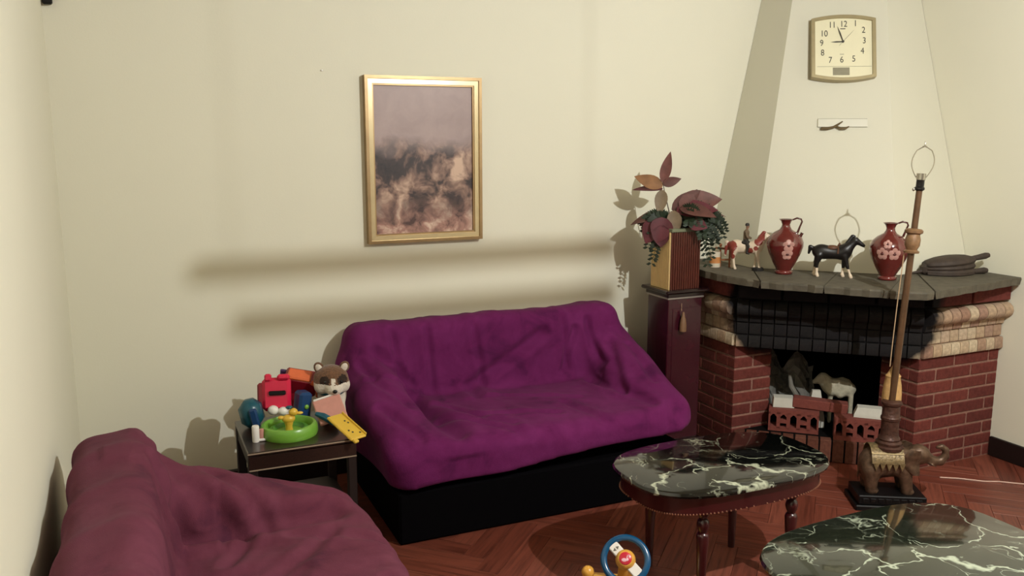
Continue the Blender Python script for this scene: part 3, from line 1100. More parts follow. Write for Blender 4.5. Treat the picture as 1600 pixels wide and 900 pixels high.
coffee_table('dark marble coffee table, toned with a green reflection, nearest the viewer at lower right', (1.945, 1.632, 0), R(2), 'marble_reflection', .43, .25)

# ------------------------------------------------------------------ side table with toys
ST = thing('side_table', 'dark granite-topped side table holding toys between the two sofas', 'table', (.345, 3.185, 0))
MB().box((.205, .205, .436), (.41, .41, .016), bev=.003).build('table_top', 'granite', ST, False)
MB().box((.205, .006, .401), (.405, .012, .050)).build('front_panel', 'granite', ST, False)
MB().box((.205, -.001, .4385), (.41, .004, .004)).build('edge_strip', 'pale_edge', ST, False)
MB().box((.205, -.001, .374), (.405, .004, .004)).build('edge_strip', 'pale_edge', ST, False)
for x in (.018, .392):
    for y in (.02, .392):
        MB().box((x, y, .214), (.034, .034, .428), bev=.003).build('leg', 'side_wood', ST, False)
MB().box((.205, .205, .14), (.38, .38, .016)).build('lower_shelf', 'side_wood', ST, False)
for x in (.012, .398):
    MB().box((x, .205, .40), (.012, .35, .05)).build('side_panel', 'side_wood', ST, False)
ZT = .444
def toy(name, label, cat, loc, rz=0):
    return thing(name, label, cat, loc, rz, 'toys on the side table')
# green spinning tray with a yellow duck
t = toy('spinning_tray_toy', 'round lime green toy tray with a yellow duck standing in it', 'toy', (.525, 3.345, ZT))
MB().lathe([(.108, 0), (.112, .01), (.110, .034), (.104, .044), (.094, .046), (.090, .040), (.088, .016), (.0, .014)], 40, caps=False).build('tray', 'plastic_green', t)
MB().lathe([(.075, .014), (.075, .026), (.060, .030), (.056, .020), (.050, .016)], 36, caps=False).build('inner_ring', 'plastic_dkgreen', t)
dk = MB()
dk.lathe([(.016, .012), (.013, .03), (.018, .05)], 12, (.0, .0, 0)); dk.ell((.0, 0, .062), (.026, .020, .018)); dk.ell((.018, -.004, .088), (.018, .016, .016)); dk.ell((.042, -.006, .082), (.014, .010, .006)); dk.ell((-.03, 0, .07), (.012, .010, .008))
dk.build('duck', 'plastic_yellow', t)
MB().ell((.004, .004, .107), (.014, .013, .007)).build('cap', 'plastic_teal', t)
# red toy with a slot, leaning on the wall side
t = toy('slotted_toy', 'bright red plastic toy with a dark slot, topmost at the left of the heap', 'toy', (.510, 3.525, ZT), R(-14))
tm = rotm('X', -14)
m = MB(); m.box((0, 0, .115), (.115, .05, .135), tm, .014); m.box((-.032, .0, .186), (.026, .04, .03), tm, .006); m.box((.03, .0, .186), (.05, .04, .024), tm, .008)
m.build('body', 'plastic_red', t, False)
MB().box((.005, -.030, .128), (.068, .012, .018), tm, .004).build('slot', 'black_paint', t, False)
MB().box((-.062, .012, .11), (.03, .05, .10), tm, .008).build('side_grip', 'plastic_dkred', t, False)
m = MB(); m.ell((-.012, -.05, .062), (.022, .02, .020)); m.ell((.026, -.05, .056), (.020, .018, .018)); m.build('white_knob', 'plastic_white', t)
# teal toy on the far left
t = toy('teal_toy', 'dark teal rounded plastic toy at the left rim of the side table', 'toy', (.402, 3.490, ZT), R(-20))
m = MB(); m.box((0, 0, .058), (.088, .09, .116), rotm('Y', -12), .028); m.build('shell', 'plastic_teal', t, True, 60)
MB().box((.022, -.046, .05), (.03, .02, .08), rotm('Y', -12), .006).build('stripe', 'plastic_blue', t, False)
# blue block between the red and the orange toys
t = toy('blue_block', 'navy blue toy block wedged between red and orange toys', 'toy', (.605, 3.490, ZT), R(12))
MB().box((0, 0, .062), (.055, .07, .124), rotm('Y', 8), .01).build('block', 'plastic_blue', t, False)
MB().ell((.004, -.037, .066), (.010, .006, .010)).build('button', 'plastic_green', t)
# orange and red house-like toy
t = toy('orange_toy_box', 'orange and red open toy box lying tilted at the back of the heap', 'toy', (.625, 3.610, ZT), R(-24))
tm = rotm('X', 24) @ rotm('Y', 12)
m = MB(); m.box((0, 0, .130), (.135, .08, .085), tm, .008); m.build('box', 'plastic_dkred', t, False)
MB().box(Vector((0, 0, .125)) + tm @ Vector((-.008, -.006, .048)), (.100, .062, .018), tm, .006).build('panel', 'plastic_orange', t, False)
m = MB(); m.tube([Vector((0, 0, .125)) + tm @ Vector(p) for p in ((.045, -.03, .04), (.075, -.032, .025), (.08, -.03, -.03))], .011, 8); m.build('handle', 'plastic_orange', t)
MB().box((-.062, .02, .165), (.06, .012, .03), tm, .004).build('flap', 'plastic_purple', t, False)
MB().box((-.01, .0, .048), (.07, .05, .096), None, .008).build('stand', 'plastic_dkred', t, False)
# pink translucent plate
t = toy('pink_plate', 'faded pink plastic plate propped against the toys', 'toy', (.700, 3.400, ZT), R(-18))
tm = rotm('X', 42) @ rotm('Z', 20)
MB().box((0, 0, .062), (.115, .125, .009), tm, .004).build('plate', 'plastic_pink', t, False)
MB().box(Vector((0, 0, .062)) + tm @ Vector((.0, .058, .006)), (.105, .008, .008), tm, .002).build('rim', 'plastic_white', t, False)
MB().box((0, .02, .022), (.06, .04, .044), None, .006).build('foot', 'plastic_pink', t, False)
# teal strap
tag(MB().tube([(.640, 3.385, ZT + .055), (.665, 3.365, ZT + .047), (.69, 3.345, ZT + .032), (.712, 3.332, ZT + .017)], [.009, .014, .015, .012], 8).build('toy_strap', 'teal_cloth'),
    'small dark teal toy strap lying beside the green tray', 'toy', 'toys on the side table')
# yellow plate with holes hanging over the edge
t = toy('yellow_toy_plate', 'yellow toy panel with dark dots hanging over the table edge', 'toy', (.728, 3.235, ZT), R(24))
tm = rotm('X', 20)
MB().box((0, 0, .034), (.075, .165, .012), tm, .004).build('panel', 'plastic_yellow', t, False)
MB().box(Vector((0, 0, .034)) + tm @ Vector((.035, .0, .008)), (.006, .16, .012), tm, .002).build('rim', 'plastic_yellow', t, False)
m = MB(); m.box(Vector((0, 0, .034)) + tm @ Vector((-.022, -.09, 0)), (.022, .02, .012), tm, .003); m.build('tab', 'plastic_yellow', t, False)
for x, y in ((.012, .03), (.018, .015), (-.012, -.03), (-.004, -.045), (.022, -.058)):
    MB().lathe([(.0042, .0062), (.0042, .0072)], 10, Vector((0, 0, .034)) + tm @ Vector((x, y, 0)), tm).build('dot', 'ink', t, False)
# white tube piece with pink end
t = toy('white_toy_piece', 'small white toy tube with a pink peg at the table corner', 'toy', (.392, 3.305, ZT), R(0))
MB().lathe([(.013, 0), (.014, .005), (.014, .06), (.012, .064)], 16).build('tube', 'plastic_white', t)
MB().lathe([(.009, 0), (.009, .034)], 12, (.022, .004, .012)).build('peg', 'plastic_pink', t)
MB().box((.022, 0, .006), (.05, .02, .010), None, .003).build('foot', 'plastic_white', t, False)
# plush husky
t = toy('plush_dog', 'brown and white plush husky dog resting between toys and purple sofa', 'plush toy', (.735, 3.525, ZT + .006), R(-14))
def dogf(P):
    d = sd_ell(P, (0, .035, .075), (.062, .07, .08))
    d = smin(d, sd_ell(P, (.0, -.005, .150), (.072, .062, .060)), .02)
    d = smin(d, sd_ell(P, (.014, -.060, .122), (.036, .040, .030)), .02)
    d = smin(d, sd_ell(P, (-.038, -.03, .122), (.03, .03, .03)), .02)
    d = smin(d, sd_ell(P, (.052, -.025, .125), (.026, .028, .028)), .02)
    for x in (-.032, .032):
        d = smin(d, sd_cone(P, (x, .0, .05), (x * 1.3, -.05, .016), .022, .018), .015)
    return d
def dogpick(c):
    x, y, z = c[:, 0], c[:, 1], c[:, 2]
    w = (z < .142 - .25 * np.abs(x - .012) * 0) & (y < .012)
    w |= (np.abs(x - .012) < .006) & (y < -.05) & (z < .165)
    dk = (((x + .024) ** 2 + (z - .156) ** 2 < .020 ** 2) | ((x - .048) ** 2 + (z - .156) ** 2 < .020 ** 2)) & (y < -.03) & ~w
    return np.where(w, 1, np.where(dk, 2, 0))
sdf_obj('body', dogf, (-.12, -.13, -.01), (.12, .13, .24), .006, ['fur_brown', 'fur_white', 'fur_dark'], t, pick=dogpick)
for x, rr in ((-.048, -25), (.056, 28)):
    MB().ell((x, -.002, .198), (.021, .010, .026), 12, 8, rotm('Y', rr)).build('ear', 'fur_brown', t)
    MB().ell((x, -.010, .198), (.014, .006, .019), 12, 8, rotm('Y', rr)).build('inner_ear', 'fur_white', t)
MB().ell((.018, -.101, .120), (.010, .008, .008), 12, 8).build('nose', 'nose_black', t)
for x in (-.022, .044):
    MB().ell((x, -.062, .150), (.007, .005, .007), 10, 8).build('eye', 'nose_black', t)
MB().lathe([(.05, .088), (.058, .094), (.058, .106), (.05, .112)], 24, (0, -.002, 0), caps=False).build('neckerchief', 'teal_cloth', t)

# ------------------------------------------------------------------ pedestal, planter, plant
PD = thing('pedestal', 'dark glossy mahogany pedestal cabinet between sofa and fireplace', 'pedestal', (2.545, 3.655, 0))
MB().box((0, 0, .40), (.204, .184, .80), bev=.003).build('body', 'lacquer', PD, False)
MB().box((0, 0, .803), (.216, .196, .008)).build('silver_line', 'silver_line', PD, False)
MB().box((0, 0, .818), (.224, .204, .022), bev=.004).build('moulding', 'lacquer_trim', PD, False)
MB().box((0, 0, .838), (.262, .24, .018), bev=.006).build('cap', 'lacquer_trim', PD, False)
MB().box((0, 0, .03), (.24, .22, .06), bev=.006).build('plinth', 'lacquer_trim', PD, False)
MB().box((0, -.0925, .42), (.15, .004, .66), bev=.001).build('front_panel', 'lacquer', PD, False)
MB().tube([(-.025, -.0965, .775), (-.025, -.098, .735)], .0012, 6).build('reflected_cord', 'cord_beige', PD)  # tan reflection on the glossy front, modelled as a hanging tassel
MB().lathe([(.017, .0), (.018, .03), (.014, .06), (.008, .078), (.006, .095), (.002, .1)], 14, (-.025, -.115, .635)).build('reflected_tassel', 'reflection_tan', PD)
PT_ = thing('planter_box', 'fluted wooden planter box with gilded side on the dark pedestal', 'planter', (2.535, 3.645, .847))
bx = MB(); bx.box((0, 0, .145), (.176, .166, .288)); bx.build('box', 'planter_dark', PT_, False)
fl = MB(); fr_ = MB()
for i in range(12):
    fl.lathe([(.0068, 0), (.0068, .288)], 8, (-.088, -.083 + .166 * (i + .5) / 12, .001))
for i in range(13):
    fr_.lathe([(.0064, 0), (.0064, .288)], 8, (-.088 + .176 * (i + .5) / 13, -.083, .001))
fl.build('gilded_fluting', 'planter_wood', PT_, True, 60)
fr_.build('dark_fluting', 'planter_dark', PT_, True, 60)
MB().box((.004, -.004, .298), (.19, .182, .018), bev=.003).build('rim', 'rim_green', PT_, False)
PLT = thing('artificial_plant', 'plant with red-brown leaves and trailing dark green ferns in the planter', 'plant', (2.535, 3.645, 1.154))
MB().ell((0, 0, .012), (.075, .07, .03), 14, 8).build('moss', 'soil', PLT)
def leaf(base, direc, up, L, Wd, droop, mat, curl=.15, name='leaf'):
    d = Vector(direc).normalized(); u = Vector(up); u = (u - d * u.dot(d)).normalized(); s = d.cross(u)
    grid = []
    for i in range(9):
        t = i / 8
        w = Wd * (math.sin(math.pi * min(1, t * .97 + .03) ** .8) ** .85) * (1 - .15 * t) + .0008
        c = Vector(base) + d * (L * t) - u * droop * L * t * t
        grid.append([c + s * w * k / 2 + u * curl * w * abs(k) ** 2 / 2 for k in (-1, -.5, 0, .5, 1)])
    return MB().sheet(grid, .0009).build(name, mat, PLT, True, 60)
# image right is about (.77,-.64), image up is z, towards the viewer is (-.56,-.83)
RT = Vector((.80, -.60, 0)); FW = Vector((-.60, -.80, 0)); UP = Vector((0, 0, 1))
def rv(r, u, f=0): return RT * r + UP * u + FW * f
MB().tube([rv(-.03, .0), rv(-.04, .08, .02), rv(-.06, .16, .03), rv(-.075, .225, .03)], [.003, .0028, .0024, .0018], 6).build('stem', 'stem', PLT)
MB().tube([rv(.0, .0), rv(.03, .08, .02), rv(.05, .13, .03)], [.003, .0026, .002], 6).build('stem', 'stem', PLT)
tp = rv(-.075, .225, .03)
leaf(tp, rv(.035, .15), FW, .155, .058, -.05, 'leaf_red')
leaf(tp + rv(0, -.02), rv(-.16, .055), FW + UP * .3, .150, .075, .06, 'leaf_tan')
leaf(tp + rv(0, -.035), rv(-.16, .01), FW * .5 + UP, .150, .062, .12, 'leaf_wine')
leaf(tp + rv(0, -.01), rv(.1, .03), FW, .095, .052, .12, 'leaf_red')
leaf(tp + rv(.0, -.04), rv(-.01, -.12, .05), FW, .13, .068, .05, 'leaf_grey')
leaf(rv(-.05, .07, .04), rv(-.2, -.03, .03), UP + FW * .6, .185, .085, .22, 'leaf_red')
leaf(rv(.01, .11, .04), rv(.2, .05), FW + UP * .5, .21, .135, .22, 'leaf_red')
leaf(rv(.02, .10, .06), rv(.16, -.01, .06), FW * .7 + UP, .18, .10, .2, 'leaf_red')
leaf(rv(.05, .10, .0), rv(.05, .1), FW, .10, .07, .1, 'leaf_red')
leaf(rv(.0, .09, .05), rv(.19, .02, .03), FW + UP * .9, .20, .11, .15, 'leaf_wine')
leaf(rv(-.02, .08, .03), rv(.12, .10, .0), FW + UP * .2, .17, .09, .1, 'leaf_red')
leaf(rv(.06, .04, .08), rv(.09, -.03, .03), FW + UP * .3, .10, .08, .1, 'leaf_wine')
leaf(rv(-.04, .06, .02), rv(-.17, -.06, .0), FW + UP * .4, .16, .075, .1, 'leaf_wine')
leaf(rv(.06, .09, .02), rv(.21, -.0, .0), UP + FW * .3, .18, .05, .2, 'leaf_wine')
leaf(rv(-.02, .085, .07), rv(.025, -.1, .02), FW, .12, .075, .05, 'leaf_grey')
leaf(rv(-.055, .05, .09), rv(-.03, -.1, .03), FW + UP * .2, .13, .12, .12, 'leaf_wine')
leaf(rv(-.095, .04, .08), rv(-.04, -.09, .02), FW + UP * .3, .13, .11, .1, 'leaf_wine')
leaf(rv(-.07, .015, .10), rv(.0, -.09, .01), FW, .11, .10, .05, 'leaf_wine')
leaf(rv(-.11, .0, .08), rv(.02, -.12, .0), FW, .10, .08, .05, 'leaf_wine')
random.seed(21)
def frond(base, mid, tip, n=17, ll=.042):
    b, m_, t_ = Vector(base), Vector(mid), Vector(tip)
    mb = MB(); path = []
    for i in range(n + 1):
        t = i / n
        path.append(b * (1 - t) ** 2 + m_ * 2 * t * (1 - t) + t_ * t * t)
    mb.tube(path, [.0016 * (1 - .6 * i / n) for i in range(n + 1)], 5)
    for i in range(2, n + 1):
        d = (path[i] - path[i - 1]).normalized()
        s = d.cross(FW)
        s = s.normalized() if s.length > .2 else d.cross(UP).normalized()
        l = ll * (1 - .55 * abs(i / n - .4))
        nn = d.cross(s)
        for sg in (-1, 1):
            e = (s * sg * .92 + d * .35 + nn * random.uniform(-.25, .25)).normalized()
            w = d * .0085
            p = path[i]
            mb.add([p, p + e * l * .5 + w, p + e * l, p + e * l * .5 - w, p + nn * .0008 + e * l * .5], [(0, 1, 4), (1, 2, 4), (2, 3, 4), (3, 0, 4), (0, 3, 2, 1)])
    mb.build('fern_frond', 'fern', PLT, False)
for b, m_, t_ in (
    ((.04, .02, .02), (.14, .13, .03), (.20, -.10, .02)), ((.04, .02, .0), (.17, .12, .0), (.225, -.05, -.02)), ((.03, .03, .05), (.11, .12, .07), (.155, -.06, .07)),
    ((.02, .03, .06), (.08, .12, .09), (.12, .0, .10)), ((.05, .02, -.02), (.19, .09, -.03), (.235, -.02, -.04)), ((.05, .0, .02), (.13, .06, .02), (.175, -.15, .0)),
    ((.04, .0, .0), (.12, .08, -.01), (.16, -.19, -.01)), ((.03, .04, .03), (.1, .15, .03), (.19, .06, .03)), ((.02, .04, .04), (.06, .13, .06), (.10, .07, .08)),
    ((-.03, .02, .04), (-.10, .1, .06), (-.155, -.02, .06)), ((-.04, .02, .04), (-.10, .05, .08), (-.135, -.1, .08)), ((-.05, .0, .06), (-.09, .02, .1), (-.105, -.15, .09)),
    ((-.04, .03, .02), (-.12, .08, .02), (-.175, .01, .02)), ((-.03, .02, .06), (-.07, .03, .11), (-.115, -.18, .085)), ((.06, .01, .03), (.15, .09, .04), (.21, .04, .04)),
    ((.05, .02, .03), (.12, .04, .06), (.13, -.04, .09)), ((.05, .03, .0), (.15, .11, .0), (.23, .01, -.01)), ((.03, .03, .05), (.07, .08, .08), (.06, .02, .11)),
    ((.06, .03, .01), (.16, .08, .02), (.19, -.06, .03)), ((-.04, .03, .05), (-.08, .07, .08), (-.12, .03, .09))):
    frond(rv(*b), rv(*m_), rv(*t_))
for i in range(26):
    a_ = random.uniform(-.25, 1.0)
    if i < 19: b, m_, t_ = (random.uniform(.0, .06), .03, random.uniform(-.02, .05)), (random.uniform(.06, .14), random.uniform(.06, .12), random.uniform(-.03, .07)), (random.uniform(.09, .21), random.uniform(-.05, .09), random.uniform(-.05, .09))
    else: b, m_, t_ = (random.uniform(-.06, -.01), .03, random.uniform(.0, .06)), (random.uniform(-.11, -.06), random.uniform(.04, .1), random.uniform(.02, .09)), (random.uniform(-.16, -.09), random.uniform(-.08, .07), random.uniform(.03, .1))
    frond(rv(*b), rv(*m_), rv(*t_))

# ------------------------------------------------------------------ jugs on the mantel
def jug(label, loc, rz, kk=1.0, flowers=()):
    j = thing('jug', label, 'jug', loc, rz, 'red glazed jugs on the mantel')
    prof = [(.036, 0), (.042, .003), (.043, .014), (.036, .020), (.040, .030), (.058, .062), (.078, .105), (.088, .140), (.088, .160), (.078, .186), (.056, .207),
            (.030, .222), (.021, .236), (.019, .247), (.025, .262), (.036, .272), (.033, .272), (.018, .255)]
    def rad(z):
        for (r0, z0), (r1, z1) in zip(prof[:-3], prof[1:-2]):
            if z0 <= z <= z1: return r0 + (r1 - r0) * (z - z0) / max(z1 - z0, 1e-6)
        return .08
    MB().lathe(prof, 40, caps=True).build('body', 'jug_glaze', j, True, 70)
    hp_ = [(.030, 0, .270), (.050, 0, .279), (.070, 0, .274), (.074, 0, .262), (.066, 0, .240), (.056, 0, .208)]
    MB().tube(hp_, [.004, .0045, .0045, .0045, .0045, .006], 8).build('handle', 'jug_dark', j)
    MB().lathe([(.008, 0), (.007, .018), (.010, .022), (.005, .022)], 12, (.069, -.005, .188), rotm('Y', 25)).build('spout', 'jug_dark', j)
    for a, z, s in flowers:
        r = rad(z) + .0005
        n_ = Vector((math.cos(a), math.sin(a), 0))
        rm = align(n_, (0, 0, 1))
        m = MB()
        for k in range(5):
            b = 2 * math.pi * k / 5
            off = Vector((math.cos(b), math.sin(b), 0)) * .0125 * s
            p = Vector((0, 0, z)) + n_ * r + rm @ off
            pz = p.z; ang = math.atan2(p.y, p.x); r2 = rad(pz)
            q_ = Vector((math.cos(ang) * r2, math.sin(ang) * r2, pz))
            nn = Vector((math.cos(ang), math.sin(ang), (0.35 if pz > .165 else -.25)))
            m.ell(q_, (.011 * s, .0095 * s, .0018), 12, 6, align(nn, (0, 0, 1)))
        fo = m.build('painted_flower', 'petal', j)
        MB().ell(Vector((0, 0, z)) + n_ * (r + .001), (.005 * s, .006 * s, .0022), 10, 6, rm).build('flower_heart', 'petal_heart', fo)
    return j
J1 = jug('red glazed jug with two pale flowers one above the other, between the two horses', (2.965, 3.335, ZM), R(-45), 1, ((R(-75), .150, 1.35), (R(-77), .107, 1.25)))
J2 = jug('red glazed jug with two pale flowers side by side, behind the lamp pole', (3.29, 2.99, ZM), R(-45), 1, ((R(-112), .133, 1.3), (R(-76), .133, 1.3), (R(-98), .178, .9)))

# ------------------------------------------------------------------ horses
def horse(name, label, loc, rz, mats, pick, leg_pose, s=1.0, pinto=False):
    h = thing(name, label, 'figurine', loc, rz, 'horse figurines on the mantel')
    def f(P):
        P = P / s
        d = sd_ell(P, (-.052, 0, .122), (.044, .029, .036))
        d = smin(d, sd_ell(P, (0, 0, .118), (.060, .028, .031)), .02)
        d = smin(d, sd_ell(P, (.050, 0, .122), (.034, .027, .038)), .02)
        d = smin(d, sd_cone(P, (.062, 0, .138), (.098, 0, .178), .025, .016), .02)
        hx, hz = (.1, .180)
        d = smin(d, sd_cone(P, (hx, 0, hz + .002), (hx + .036, 0, hz - .022), .0155, .0085), .008)
        for y in (-.008, .008):
            d = smin(d, sd_cone(P, (.096, y, .192), (.097, y * 1.3, .206), .0045, .0015), .003)
        for (pts) in leg_pose:
            for (a, b, ra, rb) in pts:
                d = smin(d, sd_cone(P, a, b, ra, rb), .006)
        d = smin(d, sd_cone(P, (-.088, 0, .138), (-.104, 0, .142), .007, .009), .008)
        d = smin(d, sd_cone(P, (-.104, 0, .142), (-.110, 0, .112 if not pinto else .07), .010, .006), .006)
        return d * s
    sdf_obj('body', f, (-.13 * s, -.05 * s, -.004), (.16 * s, .05 * s, .22 * s), .0033 * s, mats, h, pick=lambda c: pick(c / s))
    m = MB()
    for i in range(9):
        t = i / 8
        m.ell(((.066 + .032 * t) * s - .012 * s, 0, (.150 + .050 * t) * s), (.012 * s, .006 * s, .010 * s), 8, 6)
    m.build('mane', mats[1] if pinto else mats[0], h)
    return h
def legs(f1, f2, h1, h2):
    out = []
    for (x, dx, y) in ((.055, f1, .015), (.055, f2, -.015)):
        out.append([((x, y, .105), (x + dx * .45, y, .058), .015, .0085), ((x + dx * .45, y, .058), (x + dx, y, .012), .0075, .0058), ((x + dx, y, .012), (x + dx + .004, y, .004), .008, .0085)])
    for (x, dx, y) in ((-.062, h1, .015), (-.062, h2, -.015)):
        out.append([((x, y, .105), (x - .012 + dx * .3, y, .068), .021, .011), ((x - .012 + dx * .3, y, .068), (x - .018 + dx, y, .014), .009, .006), ((x - .018 + dx, y, .012), (x - .014 + dx, y, .004), .008, .0085)])
    return out
def pick_black(c):
    return np.where(c[:, 2] < .044, 1, 0)
HB_ = horse('horse_figurine', 'black horse figurine with white socks and brown saddle between the jugs', (3.112, 3.165, ZM), R(-44), ['horse_black', 'horse_white'], pick_black, legs(-.006, .03, -.002, .012), 1.0)
MB().ell((-.004, 0, .142), (.032, .026, .014), 14, 8).build('saddle', 'saddle', HB_)
MB().tube([(.022, .030, .118), (.024, .026, .138), (.022, 0, .155), (.024, -.026, .138), (.022, -.030, .118)], .004, 6).build('girth', 'saddle', HB_)
MB().ell((.028, 0, .158), (.006, .006, .010), 8, 6).build('pommel', 'saddle', HB_)
def pick_pinto(c):
    x, y, z = c[:, 0], c[:, 1], c[:, 2]
    red = np.zeros(len(c), bool)
    for (cx, cz, r) in ((-.075, .125, .028), (-.092, .10, .03), (.02, .105, .016), (.062, .155, .022), (-.07, .07, .014), (.05, .118, .012)):
        red |= (x - cx) ** 2 + (z - cz) ** 2 < r * r
    red |= (x > .055) & (x < .092) & (z > .16)
    return red.astype(int)
HW = horse('horse_figurine', 'white and red pinto horse figurine carrying a rider, left on the mantel', (2.888, 3.530, ZM), R(-44), ['horse_white', 'horse_red'], pick_pinto, legs(-.012, .016, .006, .022), .96, True)
MB().ell((-.006, 0, .138), (.026, .029, .012), 14, 8).build('saddle_cloth', 'cloth_dark', HW)
RD = thing('rider_figurine', 'small rider figurine in dark clothes sitting on the pinto horse', 'figurine', (2.888, 3.530, ZM + .145), R(-44))
def rider(P):
    d = sd_cone(P, (-.006, 0, .002), (-.004, 0, .045), .013, .015)
    d = smin(d, sd_cone(P, (-.003, 0, .05), (-.001, 0, .066), .006, .006), .006)
    d = smin(d, sd_ell(P, (.001, 0, .078), (.0095, .0085, .012)), .004)
    for s in (-1, 1):
        d = smin(d, sd_cone(P, (-.004, s * .012, .003), (.010, s * .033, -.022), .010, .008), .006)
        d = smin(d, sd_cone(P, (.010, s * .033, -.022), (.004, s * .034, -.056), .0075, .0055), .004)
        d = smin(d, sd_cone(P, (.004, s * .034, -.056), (.016, s * .035, -.060), .005, .004), .003)
        d = smin(d, sd_cone(P, (-.004, s * .016, .045), (.004, s * .024, .022), .0065, .005), .004)
        d = smin(d, sd_cone(P, (.004, s * .024, .022), (.020, s * .012, .016), .005, .0042), .003)
    return d
sdf_obj('body', rider, (-.03, -.05, -.072), (.04, .05, .10), .0026, ['cloth_tan', 'cloth_dark', 'skin'], RD,
        pick=lambda c: np.where(c[:, 2] < .012, 1, np.where(c[:, 2] > .062, 2, 0)))
MB().lathe([(.011, .080), (.0105, .088), (.007, .093), (.001, .094)], 12, (-.001, 0, 0)).build('hair', 'cloth_dark', RD)

# fence, cup and pebble at the mantel's left end
FN = thing('toy_fence', 'small brown wooden toy fence behind the pinto horse', 'figurine', (2.832, 3.640, ZM), R(-42))
for x in (-.018, .030):
    MB().box((x, 0, .056), (.010, .008, .112), None, .002).build('post', 'wood_toy', FN, False)
MB().box((.004, -.006, .098), (.098, .006, .011), rotm('Y', 3), .002).build('rail', 'wood_toy', FN, False)
MB().box((.006, -.006, .040), (.080, .006, .009), rotm('Y', -4), .002).build('rail', 'wood_toy', FN, False)
MB().ell((-.018, 0, .116), (.008, .008, .009), 10, 8).build('post_knob', 'wood_toy', FN)
CP = thing('banded_cup', 'small cup with white and orange bands at the mantel\'s left end', 'cup', (2.795, 3.665, ZM))
MB().lathe([(.027, 0), (.028, .006), (.028, .022)], 20).build('lower_band', 'cup_white', CP)
MB().lathe([(.0285, .022), (.0285, .054)], 20).build('orange_band', 'cup_orange', CP)
MB().lathe([(.028, .054), (.028, .082), (.025, .082), (.025, .06)], 20).build('upper_band', 'cup_white', CP)
random.seed(5)
tag(MB().hull([(2.915 + .034 * math.cos(a) * (.8 + .2 * random.random()), 3.468 + .026 * math.sin(a), ZM + z) for a in np.linspace(0, 6.28, 9) for z in (0.0, .012 + .004 * random.random())]).build('pebble', 'pebble'),
    'flat dark stone lying before the pinto horse\'s hooves', 'stone')

# bellows
BW = thing('fire_bellows', 'dark wooden fire bellows lying at the right end of the mantel', 'bellows', (3.70, 2.99, ZM), R(-18))
def bell_outline(k=1.0):
    pts = []
    for t in np.linspace(0, 1, 22):
        x = -.125 + .25 * t
        w = .078 * math.sin(math.pi * (.08 + .86 * t)) ** .7
        pts.append((x, w * k))
    return pts + [(x, -y) for x, y in reversed(pts)]
def board(z0, z1, k, tilt):
    m = MB(); m.prism(bell_outline(k), z0, z1)
    m.v = [(x, y, z + (x + .125) * tilt + .004 * 0) for x, y, z in m.v]
    return m
board(.004, .018, 1.0, 0).build('lower_board', 'wood_dark', BW, False)
ub = MB(); o_ = bell_outline(1.0); n = len(o_); ly = []
for k, (sc_, zz) in enumerate(((1.0, .046), (1.0, .056), (.9, .066), (.7, .074), (.4, .080))):
    ly.append([(x * sc_, y * sc_, zz + (x * sc_ + .125) * .10) for x, y in o_])
ub.add([p for l in ly for p in l], [(i * n + k, i * n + (k + 1) % n, (i + 1) * n + (k + 1) % n, (i + 1) * n + k) for i in range(4) for k in range(n)] + [tuple(range(4 * n, 5 * n)), tuple(reversed(range(n)))])
ub.build('upper_board', 'wood_dark', BW, True, 50)
m = MB(); o_ = bell_outline(.92); n = len(o_)
lay = []
for k in range(5):
    s_ = 1.03 - (.07 if k % 2 else 0)
    lay.append([(x * s_, y * s_, .016 + (.030 + (x + .125) * .10) * k / 4) for x, y in o_])
m.add([p for l in lay for p in l], [(i * n + k, i * n + (k + 1) % n, (i + 1) * n + (k + 1) % n, (i + 1) * n + k) for i in range(4) for k in range(n)])
m.build('leather_gusset', 'wood_dark', BW, False)
MB().tube([(.11, 0, .011), (.15, .0, .013), (.19, 0, .016), (.205, 0, .017)], [.013, .014, .016, .011], 10).build('handle', 'wood_dark', BW)
MB().tube([(.11, 0, .075), (.15, .0, .082), (.19, 0, .090), (.208, 0, .093)], [.013, .014, .016, .011], 10).build('handle', 'wood_dark', BW)
MB().box((-.118, 0, .028), (.05, .05, .05), None, .012).build('head_block', 'wood_dark', BW, False)
MB().tube([(-.135, 0, .020), (-.17, 0, .012), (-.215, 0, .006)], [.011, .007, .0045], 10).build('nozzle', 'wood_dark', BW)

# ------------------------------------------------------------------ things in the fireplace opening
dgv = (P2 - P1).normalized(); ang_d = math.atan2(dgv.y, dgv.x)
def on_diag(t, inset):   # t metres along the diagonal from its left end, inset behind it
    p = P1 + dgv * t + Vector((.668, .744)) * inset
    return p.x, p.y
ZH = .114
def hollow_brick(label, t, inset):
    x, y = on_diag(t, inset)
    b = thing('hollow_brick', label, 'brick', (x, y, ZH), ang_d, 'hollow bricks in the opening')
    m = MB(); w, h_, dd = .245, .115, .09
    m.box((0, 0, .011), (w, dd, .022)); m.box((0, 0, h_ - .013), (w, dd, .026))
    xs = [-.098, -.049, 0, .049, .098]
    e = [-w / 2] + [v for x_ in xs for v in (x_ - .0155, x_ + .0155)] + [w / 2]
    for a_, b__ in zip(e[0::2], e[1::2]): m.box(((a_ + b__) / 2, 0, h_ / 2), (b__ - a_, dd, h_ - .03))
    for x_ in (-.049, .049): m.box((x_, 0, .052), (.033, dd, .018))
    for x_ in xs:      # rounded hole tops
        for sx in (-1, 1):
            m.hull([(x_ + sx * .016, s * dd / 2, z) for s in (-1, 1) for z in (h_ - .026, h_ - .040)] + [(x_ + sx * .003, s * dd / 2, h_ - .0255) for s in (-1, 1)])
    m.build('perforated_body', 'hollow_brick', b, False)
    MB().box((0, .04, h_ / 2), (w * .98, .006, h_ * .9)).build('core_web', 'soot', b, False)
    return b
